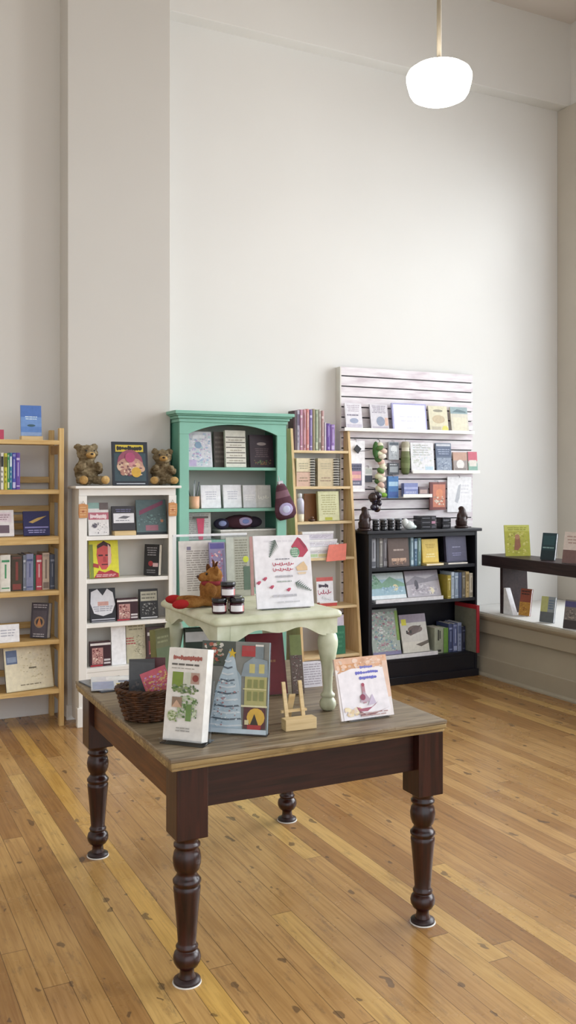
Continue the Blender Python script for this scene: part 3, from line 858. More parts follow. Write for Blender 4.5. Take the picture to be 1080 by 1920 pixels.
# ================================================================== THINGS ON THE PINE BOOKCASE
Yp = 6.19
G = 'books on the pine bookcase'
def a_blue(a):
    a.rect(.0, .62, 1, 1, '#4f74b8').rect(0, .3, 1, .62, '#6f93c9').lines(.2, .52, .8, .66, 2, '#c9dcea', center=True)
    a.disc(.5, .34, .2, '#3c5a66', ry=.04).rect(0, 0, 1, .12, '#8aa3cc')
def stand_at(label, x, y, z, w, dep, h, tall, lean=12, yaw=0, name='book_stand'):
    """small wooden block stand with two uprights"""
    r_ = thing(name, label, 'stand', (x, y, z + .0004), (0, 0, R(yaw)))
    m = MB(); m.box(-w / 2, w / 2, 0, dep, 0, h)
    m.build('block', 'light_wood', r_, bevel=.002)
    l = R(lean)
    for sx in (-1, 1):
        xx = sx * w * .27
        m = MB(); b = w * .06
        y0 = dep + .0005
        m.prism([(y0, .001), (y0 + .008, .001), (y0 + .008 + tall * math.tan(l), tall), (y0 + tall * math.tan(l), tall)], 0, xx - b, xx + b)
        m.build('upright', 'light_wood', r_, bevel=.001)
    return r_
X, d = U(59, Yp)
MB_ = MB
o = thing('book_stand', 'small wooden stand under the blue book on top of the pine bookcase', 'stand', (X, Yp - .03, PSH[0] + .0004))
MB().box(-.07, .07, 0, .075, 0, .026).build('block', 'light_wood', o, bevel=.002)
book_at('blue paperback displayed upright on top of the pine bookcase', X, Yp, PSH[0] + .0265, .135, .205, .014, '#5f86c4', a_blue, lean=6, group=G)
X2, _ = U(0, Yp)
book_at('pink-red small book cut by the left edge on top of the pine bookcase', X2 - .02, Yp, PSH[0], .09, .065, .02, '#b8405c', None, lean=3, group=G)
spines("in the upper row of the pine bookcase", [
    (-16, 1, 850, '#3b3536', '#8e8a88', 'dark grey slim book'),
    (1, 7, 849, '#e6e3d8', '#222222', 'white slim book'),
    (7.5, 14, 850, '#c9c640', '#6c6a1c', 'yellow slim book'),
    (14, 18, 850, '#3d9a5e', '#e2e7c8', 'green thin book'),
    (18, 23, 849, '#3a7f9e', '#d9e7ee', 'teal-blue thin book'),
    (23, 30, 849, '#4b4fae', '#c9c8ec', 'blue-violet slim book'),
    (30, 38, 849, '#6c4fa8', '#d7c9ea', 'purple slim book')], Yp, PSH[1], .17, G)
def a_pale(a): a.rect(.1, .55, .9, .9, '#e7d9df').lines(.15, .6, .85, .85, 3, '#a98a97').rect(.25, .12, .8, .42, '#6d5a66')
book_px('white book with a mauve picture on the third shelf of the pine bookcase', (-18, 957, 27, 1006), Yp, PSH[2], '#ece7e6', a_pale, lean=12, group=G)
def a_navy(a):
    a.rect(0, 0, 1, 1, '#25245a').poly([(.2, .55), (.55, .72), (.9, .8), (.6, .62), (.35, .5)], '#c9a860').rect(.05, .3, .95, .36, '#8f8cc4').lines(.15, .08, .85, .25, 2, '#a9a6d6', center=True)
book_px('navy book with a gold streak on the third shelf of the pine bookcase', (45, 958, 94, 1003), Yp, PSH[2], '#25245a', a_navy, lean=14, group=G)
spines("in the fourth row of the pine bookcase", [
    (-14, 1, 1043, '#ded9cc', '#8d8a7a', 'off-white book'),
    (1, 20, 1041, '#ece9df', '#4a9a6a', 'thick white book'),
    (21, 42, 1042, '#4d4438', '#8b4a44', 'thick dark brown book'),
    (43, 49, 1041, '#7f8796', '#c9ccd6', 'grey thin book'),
    (49, 63, 1039, '#8f95b4', '#5b6390', 'grey-blue book'),
    (63.5, 67, 1041, '#3f6b5f', None, 'dark green thin book'),
    (67.5, 79, 1041, '#c0505c', '#ead9d9', 'red book'),
    (79.5, 93, 1037, '#c9b8a6', '#8a7a70', 'beige book'),
    (93.5, 103, 1040, '#4d5464', '#8d94a4', 'slate grey book')], Yp, PSH[3], .2, G)
def a_globe(a): a.rect(0, 0, 1, 1, '#4a4650').lines(.08, .84, .92, .97, 2, '#b7b3bb', center=True).rect(.1, .1, .9, .78, '#5b5560').disc(.5, .45, .3, '#a98a6a').disc(.5, .45, .2, '#3d3a44').poly([(.36, .34), (.5, .6), (.64, .34)], '#c98a5a').lines(.1, .02, .9, .14, 2, '#c9c6cc', center=True)
book_px('dark grey hardback with a round emblem on the fifth shelf of the pine bookcase', (54, 1131, 90, 1196), Yp - .01, PSH[4], '#4a4650', a_globe, t=.045, lean=7, yaw=-40, group=G, pagecol='#b9b5ae')
def a_note(a): a.lines(.12, .3, .88, .75, 3, '#b9bac4', center=True)
book_px('small white notice card propped on the fifth shelf of the pine bookcase', (-20, 1167, 37, 1200), Yp - .06, PSH[4], '#f0f0f2', a_note, t=.003, lean=10, name='notice_card', cat='card', pages=False)
def a_map(a):
    a.rect(.0, .0, 1, 1, '#d9cfae').rect(.02, .03, .98, .97, '#e3dabd').rect(.04, .62, .27, .93, '#5f6f90').rect(.06, .66, .25, .78, '#8b9bb4')
    a.mottle(.3, .2, .95, .9, ['#d0c59f', '#cbbf98', '#e8e0c8'], 22, .02, .05); a.rect(.5, .48, .66, .51, '#6b6249').lines(.3, .1, .75, .15, 1, '#8a8064')
book_px('wide cream map book leaning on the bottom shelf of the pine bookcase', (11, 1216, 104, 1295), Yp - .04, PSH[5], '#3d3f4a', a_map, t=.012, lean=14, group=G, yaw=10)

# ================================================================== THINGS ON THE WHITE BOOKCASE
Yw = 6.075
G = 'books on the white bookcase'
TUFT = bpy.data.textures.new('tufts', 'CLOUDS'); TUFT.noise_scale = .022; TUFT.noise_depth = 3
def plush(name, label, x, y, z, s, mat, muz, yaw, ears='round', cat='soft toy'):
    r_ = thing(name, label, cat, (x, y, z), (0, 0, R(yaw)))
    m = MB()
    m.ell((0, 0, .085 * s), (.062 * s, .052 * s, .085 * s))
    m.ell((0, -.012 * s, .195 * s), (.056 * s, .05 * s, .052 * s))
    for sx in (-1, 1):
        m.ell((sx * .052 * s, -.045 * s, .105 * s), (.02 * s, .05 * s, .024 * s), rot=(R(-35), 0, R(-sx * 25)))
        m.ell((sx * .05 * s, -.06 * s, .028 * s), (.028 * s, .06 * s, .027 * s), rot=(0, 0, R(sx * 18)))
        m.ell((sx * .045 * s, .005 * s, .236 * s), (.02 * s, .012 * s, .022 * s))
    o = m.build('body', mat, r_)
    rm = o.modifiers.new('remesh', 'REMESH'); rm.mode = 'VOXEL'; rm.voxel_size = .006 * s; rm.use_smooth_shade = True
    sm = o.modifiers.new('smooth', 'SMOOTH'); sm.iterations = 3
    dp = o.modifiers.new('tufts', 'DISPLACE'); dp.texture = TUFT; dp.strength = .022 * s; dp.mid_level = .45
    m = MB(); m.ell((0, -.06 * s, .183 * s), (.026 * s, .022 * s, .02 * s)); m.build('muzzle', muz, r_)
    m = MB(); m.ell((0, -.082 * s, .19 * s), (.009 * s, .006 * s, .006 * s), lin('#1d1513')); m.build('nose', 'gloss', r_)
    r_.scale = (1.14, 1.08, .97)
    for sx in (-1, 1):
        MB().ell((sx * .022 * s, -.055 * s, .21 * s), (.006 * s, .005 * s, .007 * s), lin('#15100e')).build('eye', 'gloss', r_)
        MB().ell((sx * .06 * s, -.118 * s, .03 * s), (.024 * s, .014 * s, .026 * s)).build('paw', muz, r_)
    return r_
X, d = U(168, Yw)
plush('plush_animal', 'grey-brown plush animal with tan paws, left of the dark comic book on the white bookcase', X - .005, Yw + .065, 1.607, 1.12, 'fur_grey', 'fur_tan', 8)
X, d = U(300, Yw)
plush('plush_animal', 'grey-brown plush animal half hidden, right of the dark comic book on the white bookcase', X + .045, Yw + .085, 1.607, 1.02, 'fur_grey', 'fur_tan', -12)
def a_comic(a):
    a.rect(0, 0, 1, 1, '#22262e').rect(.06, .1, .94, .74, '#35484f').rect(.1, .77, .88, .93, '#c9b33a').letters(.13, .79, .85, .91, 6, '#2a2418')
    a.disc(.5, .52, .36, '#8f4a5e').disc(.5, .44, .38, '#b58a7a', ry=.2)
    for u, v, c in ((.22, .42, '#d2b59a'), (.38, .46, '#c49a84'), (.55, .5, '#c98f8f'), (.7, .44, '#d9b58f'), (.82, .38, '#c9a28a'), (.3, .3, '#a87a6a'), (.5, .34, '#cfae9a')):
        a.disc(u, v, .09, c)
    a.mottle(.14, .2, .88, .62, ['#d2b59a', '#8a5a5a', '#c98f8f', '#6a4048', '#e0c8ac'], 12, .04, .09)
    a.disc(.66, .3, .14, '#c9a03c').disc(.5, .64, .14, '#a84a6e').rect(.1, .03, .9, .05, '#b9bcc2')
X, d = U(245, Yw)
book_px('big dark comic book with a yellow title standing on top of the white bookcase', (212, 826, 279, 908), Yw - .035, 1.6, '#22262e', a_comic, t=.012, lean=7, group=G)
def tag_orn(label, px, py):
    X, d = U(px, WY0 - .02); z = ZZ(py, d)
    r_ = thing('hanging_ornament', label, 'ornament', (X, WY0 - .003, z + .05))
    m = MB(); a_ = [(-.028, -.05), (.026, -.05), (.03, -.02), (.03, .035), (.0, .045), (-.03, .04), (-.032, -.02)]
    m.prism([(u, v - .05) for u, v in a_], 1, -.012, 0, lin('#c98f5a'))
    ar_ = Art(m, .056, .08, z0=-.095, y=-.012, seed=px); ar_.lines(.1, .1, .9, .9, 4, '#e0b487', fill=.5).rect(.3, .4, .6, .55, '#a8603a')
    m.build('plaque', 'print', r_)
    MB().tube([(-.012, -.004, -.012), (0, -.003, .012), (.012, -.004, -.012)], .0015, lin('#8a7a5a')).build('cord', 'print', r_)
tag_orn('small orange-tan plaque hung on the left stile of the white bookcase', 157, 957)
tag_orn('small orange-tan plaque hung on the right stile of the white bookcase', 325, 954)
def a_pinkw(a): a.rect(.0, .82, .55, 1, '#8fb0a8').rect(.55, .78, 1, 1, '#6b5f5c').rect(0, .48, 1, .7, '#b96a78').letters(.08, .5, .92, .66, 7, '#e8d2d4').disc(.3, .3, .12, '#5a5560').mottle(.1, .05, .95, .4, ['#8d8a90', '#4d4a52', '#c9c5c4'], 8, .03, .07)
book_px('white paperback with a rose-red band on the top shelf of the white bookcase', (167, 936, 205, 997), Yw, WSH[0], '#e2dedb', a_pinkw, lean=9, group=G)
def a_blab(a): a.rect(.0, .0, 1, 1, '#39363a').rect(.06, .3, .96, .7, '#e5e4e6').lines(.15, .74, .85, .9, 2, '#6a6a8a', center=True).poly([(.25, .5), (.5, .6), (.8, .56), (.6, .47)], '#6b6b70').lines(.15, .36, .9, .44, 1, '#9a9aa2')
X, d = U(233, Yw)
o = thing('book_stand', 'low wooden block under the dark book with the white label on the white bookcase', 'stand', (X, Yw - .03, WSH[0] + .0004))
MB().box(-.075, .075, 0, .08, 0, .03).build('block', 'light_wood', o, bevel=.002)
book_px('dark book with a white label standing on a wooden block in the white bookcase', (211, 946, 254, 991), Yw, WSH[0] + .031, '#39363a', a_blab, lean=8, group=G)
def a_teal(a):
    a.rect(0, 0, 1, 1, '#5d7274').poly([(.1, .55), (.9, .86), (.9, .98), (.1, .68)], '#8a4a66').rect(.3, .1, .72, .26, '#a8707e').mottle(.03, .25, .97, .6, ['#6b8486', '#4d6264', '#7a9a96'], 16, .03, .07).rect(0, 0, 1, .06, '#2c3338').disc(.85, .38, .05, '#c98a6a')
book_px('large grey-teal picture book with pink lettering on the top shelf of the white bookcase', (257, 933, 313, 997), Yw + .01, WSH[0], '#4d5a5e', a_teal, lean=8, group=G, t=.01)
def a_face(a):
    a.rect(0, 0, 1, 1, '#d9d436').rect(0, 0, .12, .9, '#7d8a3a')
    a.poly([(.28, .9), (.5, .97), (.72, .9), (.76, .6), (.7, .36), (.55, .22), (.4, .22), (.28, .38), (.24, .62)], '#c4504c')
    a.poly([(.26, .86), (.5, .99), (.74, .88), (.74, .8), (.5, .87), (.27, .78)], '#3d2020')
    a.rect(.3, .58, .46, .62, '#3d1a1a').rect(.54, .58, .7, .62, '#3d1a1a').poly([(.47, .56), (.55, .56), (.58, .42), (.46, .42)], '#a83a3c').rect(.4, .34, .62, .37, '#5a1f22')
    a.poly([(.64, .9), (.75, .8), (.74, .4), (.62, .28)], '#d9b0a4').poly([(.12, .4), (.3, .36), (.3, .26), (.1, .3)], '#a83c3a')
    a.poly([(.12, .0), (.3, .2), (.5, .14), (.72, .2), (.98, .1), (.98, 0)], '#a8323c').lines(.2, .02, .9, .1, 2, '#e3c2c0')
book_px('yellow paperback with a red portrait on the second shelf of the white bookcase', (170, 1011, 224, 1080), Yw, WSH[1], '#d9d436', a_face, lean=10, group=G, t=.02)
def a_blk(a): a.rect(0, 0, 1, 1, '#262528').lines(.15, .62, .85, .92, 4, '#9a999e', center=True).disc(.45, .38, .16, '#a83a40').rect(.6, .28, .95, .4, '#d9b9ba').lines(.2, .06, .8, .2, 2, '#8a8a8e', center=True)
book_px('black hardback with a red spot on the second shelf of the white bookcase', (268, 1016, 298, 1074), Yw, WSH[1], '#262528', a_blk, t=.045, lean=5, yaw=-46, group=G)
def a_cat(a):
    a.rect(0, 0, 1, 1, '#202026').poly([(.05, .9), (.3, .98), (.5, .78), (.68, .98), (.9, .86), (.98, .5), (.85, .25), (.5, .17), (.15, .26), (.02, .55)], '#d9d9de')
    a.poly([(.36, .96), (.62, .96), (.5, .78)], '#26262c').rect(.3, .48, .72, .6, '#c99a90').lines(.1, .3, .9, .48, 3, '#9a9aa4', center=True).rect(.05, .06, .95, .09, '#b9b9c2').rect(.05, .0, .95, .03, '#8a8a92')
book_px('black book with a pale shirt-like shape on the third shelf of the white bookcase', (170, 1099, 218, 1161), Yw, WSH[2], '#202026', a_cat, lean=8, group=G)
def a_redbox(a): a.rect(0, 0, 1, 1, '#3a1d24').rect(0, .84, 1, .93, '#e2dcd8').rect(.08, .08, .62, .74, '#b98a84').mottle(.08, .08, .62, .74, ['#d9b9a8', '#8a4a48', '#e3d2c4', '#6a3436'], 12, .04, .1).rect(.66, .2, .98, .28, '#cfc9c9').rect(.66, .08, .98, .15, '#cfc9c9').rect(0, 0, .6, .06, '#b0303c')
book_px('small dark red pale-banded book on the third shelf of the white bookcase', (220, 1118, 259, 1159), Yw, WSH[2], '#3a1d24', a_redbox, t=.04, lean=3, group=G)
def a_bw(a): a.rect(0, 0, 1, 1, '#2b2b2c').rect(.05, .6, .95, .92, '#b9b7a4').lines(.1, .64, .9, .88, 2, '#78776a').mottle(.1, .12, .9, .55, ['#7d7d7c', '#4a4a4a', '#a3a39c'], 14, .04, .1).rect(.05, .02, .95, .06, '#cfcfcf')
book_px('black and cream book at the right of the third shelf of the white bookcase', (263, 1101, 297, 1156), Yw, WSH[2], '#2b2b2c', a_bw, t=.03, lean=5, group=G)
book_px('small dark red pale-banded book on the lowest shelf of the white bookcase', (170, 1201, 208, 1247), Yw, WSH[3], '#3a1d24', a_redbox, t=.04, lean=3, group=G)
book_px('plain white sheet-like book on the lowest shelf of the white bookcase', (210, 1171, 237, 1242), Yw - .005, WSH[3], '#f3f4f6', None, t=.008, lean=6, group=G)
def a_crm(a): a.rect(0, 0, 1, 1, '#c5c0a4').lines(.1, .8, .9, .95, 2, '#8f8b70', center=True).lines(.0, .45, .5, .65, 3, '#b4565a').mottle(.3, .1, .95, .75, ['#d6d2bb', '#aba788', '#96937a'], 14, .05, .1)
book_px('cream book with red print on the lowest shelf of the white bookcase', (238, 1170, 274, 1243), Yw + .02, WSH[3], '#c5c0a4', a_crm, t=.012, lean=6, group=G)
def a_dkr(a): a.rect(0, 0, 1, 1, '#443032').rect(.05, .75, .95, .85, '#d4d0cf').rect(.1, .2, .9, .6, '#8a4a4c').mottle(.1, .2, .9, .6, ['#b98a84', '#5a3436'], 6, .06, .1)
book_px('dark maroon book at the right end of the lowest shelf of the white bookcase', (276, 1180, 312, 1243), Yw, WSH[3], '#443032', a_dkr, t=.03, lean=5, group=G)

# ================================================================== THINGS IN THE TEAL CABINET
Yt = 6.2
G = 'books in the teal cabinet'
def a_lil(a): a.rect(0, 0, 1, 1, '#d7d6dc').mottle(.03, .03, .97, .97, ['#b6bfd4', '#c9c3d6', '#e3e0e6', '#9fb4cc', '#c4a8cc', '#b9d0d2'], 46, .04, .11).disc(.5, .62, .12, '#8ba4bc').rect(.3, .8, .75, .9, '#e9e7ea').rect(.08, .03, .4, .2, '#c6b2d4')
book_px('pale lilac illustrated book on the top shelf of the teal cabinet', (348, 806, 399, 873), Yt, TSH[0], '#cfd0da', a_lil, t=.012, lean=8, group=G)
def a_gr(a): a.rect(0, 0, 1, 1, '#6b625c').lines(.1, .1, .9, .9, 6, '#857b74')
book_px('grey-brown book behind the cream striped one in the teal cabinet', (402, 804, 426, 871), Yt + .06, TSH[0], '#6b625c', a_gr, t=.02, lean=4, group=G)
def a_str(a):
    a.rect(0, 0, 1, 1, '#e2dfd2')
    for k in range(6): a.rect(.03, .1 + .14 * k, .97, .125 + .14 * k, '#5a554e')
    for k in range(5): a.lines(.15, .14 + .14 * k, .85, .21 + .14 * k, 1, '#b4ae9e', center=True)
book_px('cream book with dark horizontal stripes on the top shelf of the teal cabinet', (424, 803, 462, 872), Yt - .02, TSH[0], '#e2dfd2', a_str, t=.03, lean=5, group=G)
def a_brn(a): a.rect(0, 0, 1, 1, '#40323a').disc(.5, .72, .2, '#a89a98', ry=.05).lines(.2, .3, .8, .6, 5, '#6f5c60', center=True).mottle(.1, .04, .9, .25, ['#7a5238', '#5f7a4a', '#8a6a4a'], 10, .04, .08)
book_px('dark brown hardback on the top shelf of the teal cabinet, at the right', (470, 811, 514, 872), Yt, TSH[0], '#40323a', a_brn, t=.025, lean=6, group=G)
# cup of pens
X, d = U(363, Yt)
cup = thing('pen_cup', 'peach cup holding pens on the middle shelf of the teal cabinet', 'cup', (X, Yt, TSH[1] + .0005))
MB().lathe([(.038, 0), (.042, .01), (.044, .09), (.04, .09), (.037, .012), (.001, .01)], n=24, col=lin('#e2b08c')).build('cup', 'print', cup)
for k, (dx, dy, cc) in enumerate(((-.02, .005, '#2d2c2e'), (.005, .012, '#d8d8da'), (.018, -.004, '#6a6d74'), (.012, .02, '#b9bbbf'))):
    MB().tube([(dx * .4, dy * .4, .014), (dx * 2.2, dy * 2, .17 + .012 * k)], .004, lin(cc)).build('pen', 'print', cup)
def a_card(a): a.rect(.04, .04, .96, .96, '#f2f2f6').lines(.2, .35, .8, .75, 4, '#c9cad6', center=True)
book_px('white greeting card left of another on the middle shelf of the teal cabinet', (378, 908, 415, 951), Yt, TSH[1], '#ededf2', a_card, t=.02, lean=8, name='greeting_card', cat='card', group='cards in the teal cabinet')
book_px('white greeting card in the centre of the middle shelf of the teal cabinet', (420, 908, 454, 951), Yt, TSH[1], '#ededf2', a_card, t=.02, lean=8, name='greeting_card', cat='card', group='cards in the teal cabinet')
def a_alb(a): a.rect(0, 0, 1, 1, '#d4d3cf').rect(.0, 0, .45, 1, '#dedee2').lines(.08, .3, .42, .6, 3, '#f4f4f4').script(.55, .35, .9, .55, '#f0efe6', 4, .03).rect(.5, .0, .52, 1, '#bfbdb8')
book_px('pale grey album with white script on the middle shelf of the teal cabinet', (457, 908, 509, 950), Yt - .01, TSH[1], '#d0cfcb', a_alb, t=.02, lean=6, group=G)
def a_paper(a): a.rect(0, 0, 1, 1, '#dedbd8').lines(.05, .05, .95, .95, 12, '#b4b0ae')
book_px('sheet of printed paper standing on the lower shelf of the teal cabinet', (347, 970, 396, 1020), Yt + .03, TSH[2], '#dedbd8', a_paper, t=.003, lean=4, name='printed_sheet', cat='paper', pages=False)
X, d = U(375, Yt)
o = thing('ribbon_bookmark', 'pink-red ribbon bookmark standing before the printed paper in the teal cabinet', 'bookmark', (X, Yt - .01, TSH[2] + .0005))
MB().box(-.06, .06, 0, .004, .155, .17, lin('#5d5450')).build('bar', 'print', o)
m = MB(); m.prism([(-.03, .155), (.03, .155), (.02, .0), (-.012, 0)], 1, .0, .003, lin('#cf5f78')); m.build('ribbon', 'cloth', o)
# box with a cloth bag lying on it
X0, d = U(414, Yt - .03); X1, _ = U(520, Yt - .03)
o = thing('gift_box', 'flat grey box with a white lid under the dark cloth bag in the teal cabinet', 'box', ((X0 + X1) / 2, Yt - .03, TSH[2] + .0005))
w = X1 - X0
MB().box(-w / 2, w / 2, 0, .16, 0, .055, lin('#b0aca4')).build('body', 'print', o, bevel=.002)
MB().box(-w / 2 - .004, w / 2 + .004, -.004, .164, .0555, .068, lin('#e4e3de')).build('lid', 'print', o, bevel=.002)
def bag_shape(name, label, X, Y, z, s, rot):
    r_ = thing(name, label, 'bag', (X, Y, z), rot)
    m = MB()
    m.ell((0, 0, 0), (.13 * s, .055 * s, .05 * s), lin('#4a3038')); m.ell((.1 * s, 0, -.004), (.07 * s, .05 * s, .04 * s), lin('#37303c')); m.ell((-.14 * s, 0, -.012), (.06 * s, .045 * s, .038 * s), lin('#3a3548'))
    o = m.build('bag', 'cloth', r_)
    m = MB(); m.ell((.02 * s, -.047 * s, .004), (.055 * s, .012 * s, .03 * s), lin('#b3a5c8')); m.ell((.02 * s, -.053 * s, .004), (.03 * s, .01 * s, .018 * s), lin('#7f8fc4')); m.build('patch', 'cloth', r_)
    m = MB(); m.ell((-.15 * s, -.04 * s, -.008), (.03 * s, .012 * s, .02 * s), lin('#8f98c0')); m.build('tassel', 'cloth', r_)
    return r_
X, d = U(455, Yt)
bag_shape('cloth_bag', 'dark maroon cloth bag lying on the flat grey box in the teal cabinet', X, Yt + .05, TSH[2] + .122, 1.05, (0, 0, 0))
# bag hanging on the right stile
X, d = U(526, TY0 - .04)
hb_ = thing('hanging_bag', 'maroon knitted pouch with a lilac patch hanging on the right side of the teal cabinet', 'bag', (X, TY0 - .032, ZZ(905, d)), (0, R(-12), 0))
m = MB()
prof2 = [(.0, .012), (-.02, .035), (-.06, .05), (-.11, .062), (-.16, .078), (-.21, .088), (-.25, .085), (-.275, .06)]
for (z0, a), (z1, b) in zip(prof2, prof2[1:]): pass
n_ = 16; i0 = 0
for z_, a in prof2:
    for k in range(n_):
        t = 2 * PI * k / n_
        m.v.append((a * math.cos(t), .026 * math.sin(t) * (a / .08) ** .5, z_))
for j in range(len(prof2) - 1):
    cc = lin(['#6d5058', '#5a3c46', '#7a5c66', '#573a44', '#5d3f4a', '#523640', '#4b313b'][j])
    for k in range(n_):
        k2 = (k + 1) % n_
        m.f.append((j * n_ + k, j * n_ + k2, (j + 1) * n_ + k2, (j + 1) * n_ + k)); m.c.append(cc); m.s.append(True)
m.f.append(tuple(range((len(prof2) - 1) * n_, len(prof2) * n_))); m.c.append(lin('#4b313b')); m.s.append(False)
m.build('pouch', 'cloth', hb_)
m = MB(); m.ell((-.005, -.026, -.2), (.058, .008, .048), lin('#a99fc0')); m.ell((-.005, -.031, -.2), (.035, .006, .028), lin('#c3c6de')); m.build('patch', 'cloth', hb_)
MB().tube([(0, 0, .0), (0, .005, .02), (.008, .022, .05)], .003, lin('#cfcac6')).build('loop', 'cloth', hb_)
MB().box(-.02, .02, -.012, .012, -.012, .012, lin('#cac8cf')).build('tie', 'cloth', hb_, bevel=.004)

# ================================================================== LADDER SHELF
G = 'books on the ladder shelf'
spines("in the top row of the ladder shelf", [
    (550, 556, 770, '#4a3034', None, 'dark maroon thin book'),
    (556.5, 562, 769, '#a59aa8', '#6a5a70', 'lilac-grey thin book'),
    (562.5, 568, 768, '#b37f95', '#dcc3cc', 'dusty pink book'),
    (568.5, 574, 768, '#c08a92', '#8f5a6c', 'rose thin book'),
    (574.5, 580, 767, '#c97f7a', '#e8cfc6', 'coral thin book'),
    (580.5, 586, 768, '#7f6aa0', '#c9bfdc', 'violet thin book'),
    (586.5, 591, 767, '#9a8a6a', None, 'khaki thin book'),
    (591.5, 597, 768, '#8f9a80', '#c3c9b0', 'sage green thin book'),
    (597.5, 602, 768, '#b9b3a6', '#837c70', 'stone grey thin book'),
    (602.5, 608, 770, '#a8837f', '#d9c3bf', 'pale brown thin book'),
    (608.5, 612, 792, '#c6bcc8', None, 'short pale grey book'),
    (612.5, 620, 794, '#6a4a98', '#a98fce', 'short purple book'),
    (620.5, 628, 796, '#8a68ac', '#c3b0da', 'short lavender book')], 6.345, LSH[0], .09, G)
def spiral(label, rect, Y, z, col, band, h, comb_left, fw):
    """a stack of comb-bound notebooks standing on edge, cover out, black comb at the right"""
    x0, x1 = rect
    X0, d = U(x0, Y); X1, _ = U(x1, Y)
    r_ = thing('spiral_notebook', label, 'notebook', ((X0 + X1) / 2, Y, z + .0005), (0, 0, 0), 'spiral notebooks on the ladder shelf')
    w = X1 - X0; cb = w * .28
    m = MB(); m.box(-w / 2, w / 2 - cb, 0, .05, 0, h, lin(col))
    a = Art(m, w - cb, h, x0=-w / 2)
    if band: a.rect(0, .0, 1, .5, band).rect(0, .5, 1, .52, '#8a6a58')
    a.lines(.15, .6, .85, .85, 3, '#b3a98e', center=True).lines(.15, .15, .85, .35, 2, '#a8907a', center=True)
    m.build('cover', 'print', r_)
    m = MB(); m.box(w / 2 - cb, w / 2 - .004, .006, .05, .002, h - .002, lin('#cfc9bd')); m.build('pages', 'paper', r_)
    m = MB(); k = 11
    for i in range(k):
        zz = h * (i + .5) / k
        m.tube([(w / 2 - cb - .004, -.003, zz), (w / 2 - cb * .5, -.009, zz + .001), (w / 2 - .002, -.003, zz), (w / 2 - .001, .02, zz)], .0045, lin('#26221f'), n=6)
    m.build('comb_binding', 'gloss', r_)
spiral('cream and pink comb-bound notebook on the second shelf of the ladder shelf, at the left', (556, 592), 6.30, LSH[1], '#dfcfae', '#d8b4a0', .22, 0, 0)
spiral('beige comb-bound notebook on the second shelf of the ladder shelf, at the right', (596, 637), 6.30, LSH[1], '#cdbd9b', None, .22, 0, 0)
X, d = U(561, 6.22)
o = thing('bottle', 'white and lilac bottle on the third shelf of the ladder shelf, at the left', 'bottle', (3.252, 6.30, LSH[2] + .0005))
MB().lathe([(.03, 0), (.034, .006), (.034, .06)], n=20, col=lin('#dccfb4')).build('base', 'print', o)
MB().lathe([(.034, .0605), (.034, .15), (.03, .17), (.016, .185)], n=20, col=lin('#c9c5d6')).build('body', 'print', o)
MB().lathe([(.017, .1855), (.017, .215), (.012, .22)], n=16, col=lin('#e2e0e4')).build('cap', 'print', o)
book_px('brown book standing beside the bottle on the ladder shelf', (572, 926, 595, 977), 6.37, LSH[2], '#9a6a40', lambda a: a.rect(.05, .05, .95, .95, '#8a5f3c'), t=.012, lean=4, group=G)
def a_grn(a): a.rect(0, 0, 1, 1, '#c3c295').rect(.05, .04, .95, .96, '#cfcda4').lines(.12, .2, .88, .9, 9, '#a9a678', center=True).rect(.3, .02, .65, .12, '#b0b040')
book_px('pale green book standing on the third shelf of the ladder shelf', (598, 923, 637, 978), 6.29, LSH[2], '#bdb98d', a_grn, t=.03, lean=5, group=G)
o = thing('trinket', 'small dark brown trinket beside the brown book on the ladder shelf', 'trinket', (U(582, 6.3)[0], 6.28, LSH[2]))
MB().ell((0, 0, .012), (.03, .02, .0118), lin('#4a3024')).build('base', 'print', o); MB().ell((.005, 0, .03), (.014, .012, .012), lin('#6a4a34')).build('top', 'print', o)
# paper packs on the fourth shelf
Yl = 6.27
def pack(label, x0, x1, z0, hh, Y, dep, col, art=None, name='boxed_cards', cat='box', group='boxes on the ladder shelf'):
    X0, d = U(x0, Y); X1, _ = U(x1, Y)
    r_ = thing(name, label, cat, ((X0 + X1) / 2, Y, z0 + .0005), (0, 0, 0), group)
    w = X1 - X0
    m = MB().box(-w / 2, w / 2, 0, dep, 0, hh * .7 - .0005, lin(col)); 
    if art: art(Art(m, w, hh * .7))
    m.build('body', 'print', r_, bevel=.001)
    MB().box(-w / 2 - .002, w / 2 + .002, -.002, dep + .002, hh * .7, hh, lin('#f0eff0')).build('lid', 'print', r_, bevel=.001)
    return r_
pack('white boxed card set at the bottom of the pile on the ladder shelf', 576, 640, LSH[3], .085, Yl - .02, .1, '#e9e7e8', lambda a: a.rect(.04, .1, .3, .5, '#b9cfa4').rect(.32, .1, .7, .5, '#d8d0a0').lines(.05, .6, .95, .9, 2, '#b9b6bd'))
pack('white boxed card set in the middle of the pile on the ladder shelf', 572, 632, LSH[3] + .0865, .055, Yl - .01, .09, '#e6e4ea', lambda a: a.lines(.05, .2, .95, .8, 2, '#c3bfca'))
pack('lilac-white boxed card set on top of the pile on the ladder shelf', 567, 625, LSH[3] + .143, .06, Yl, .08, '#d9d4de', lambda a: a.lines(.05, .2, .95, .8, 3, '#b3abbd'))
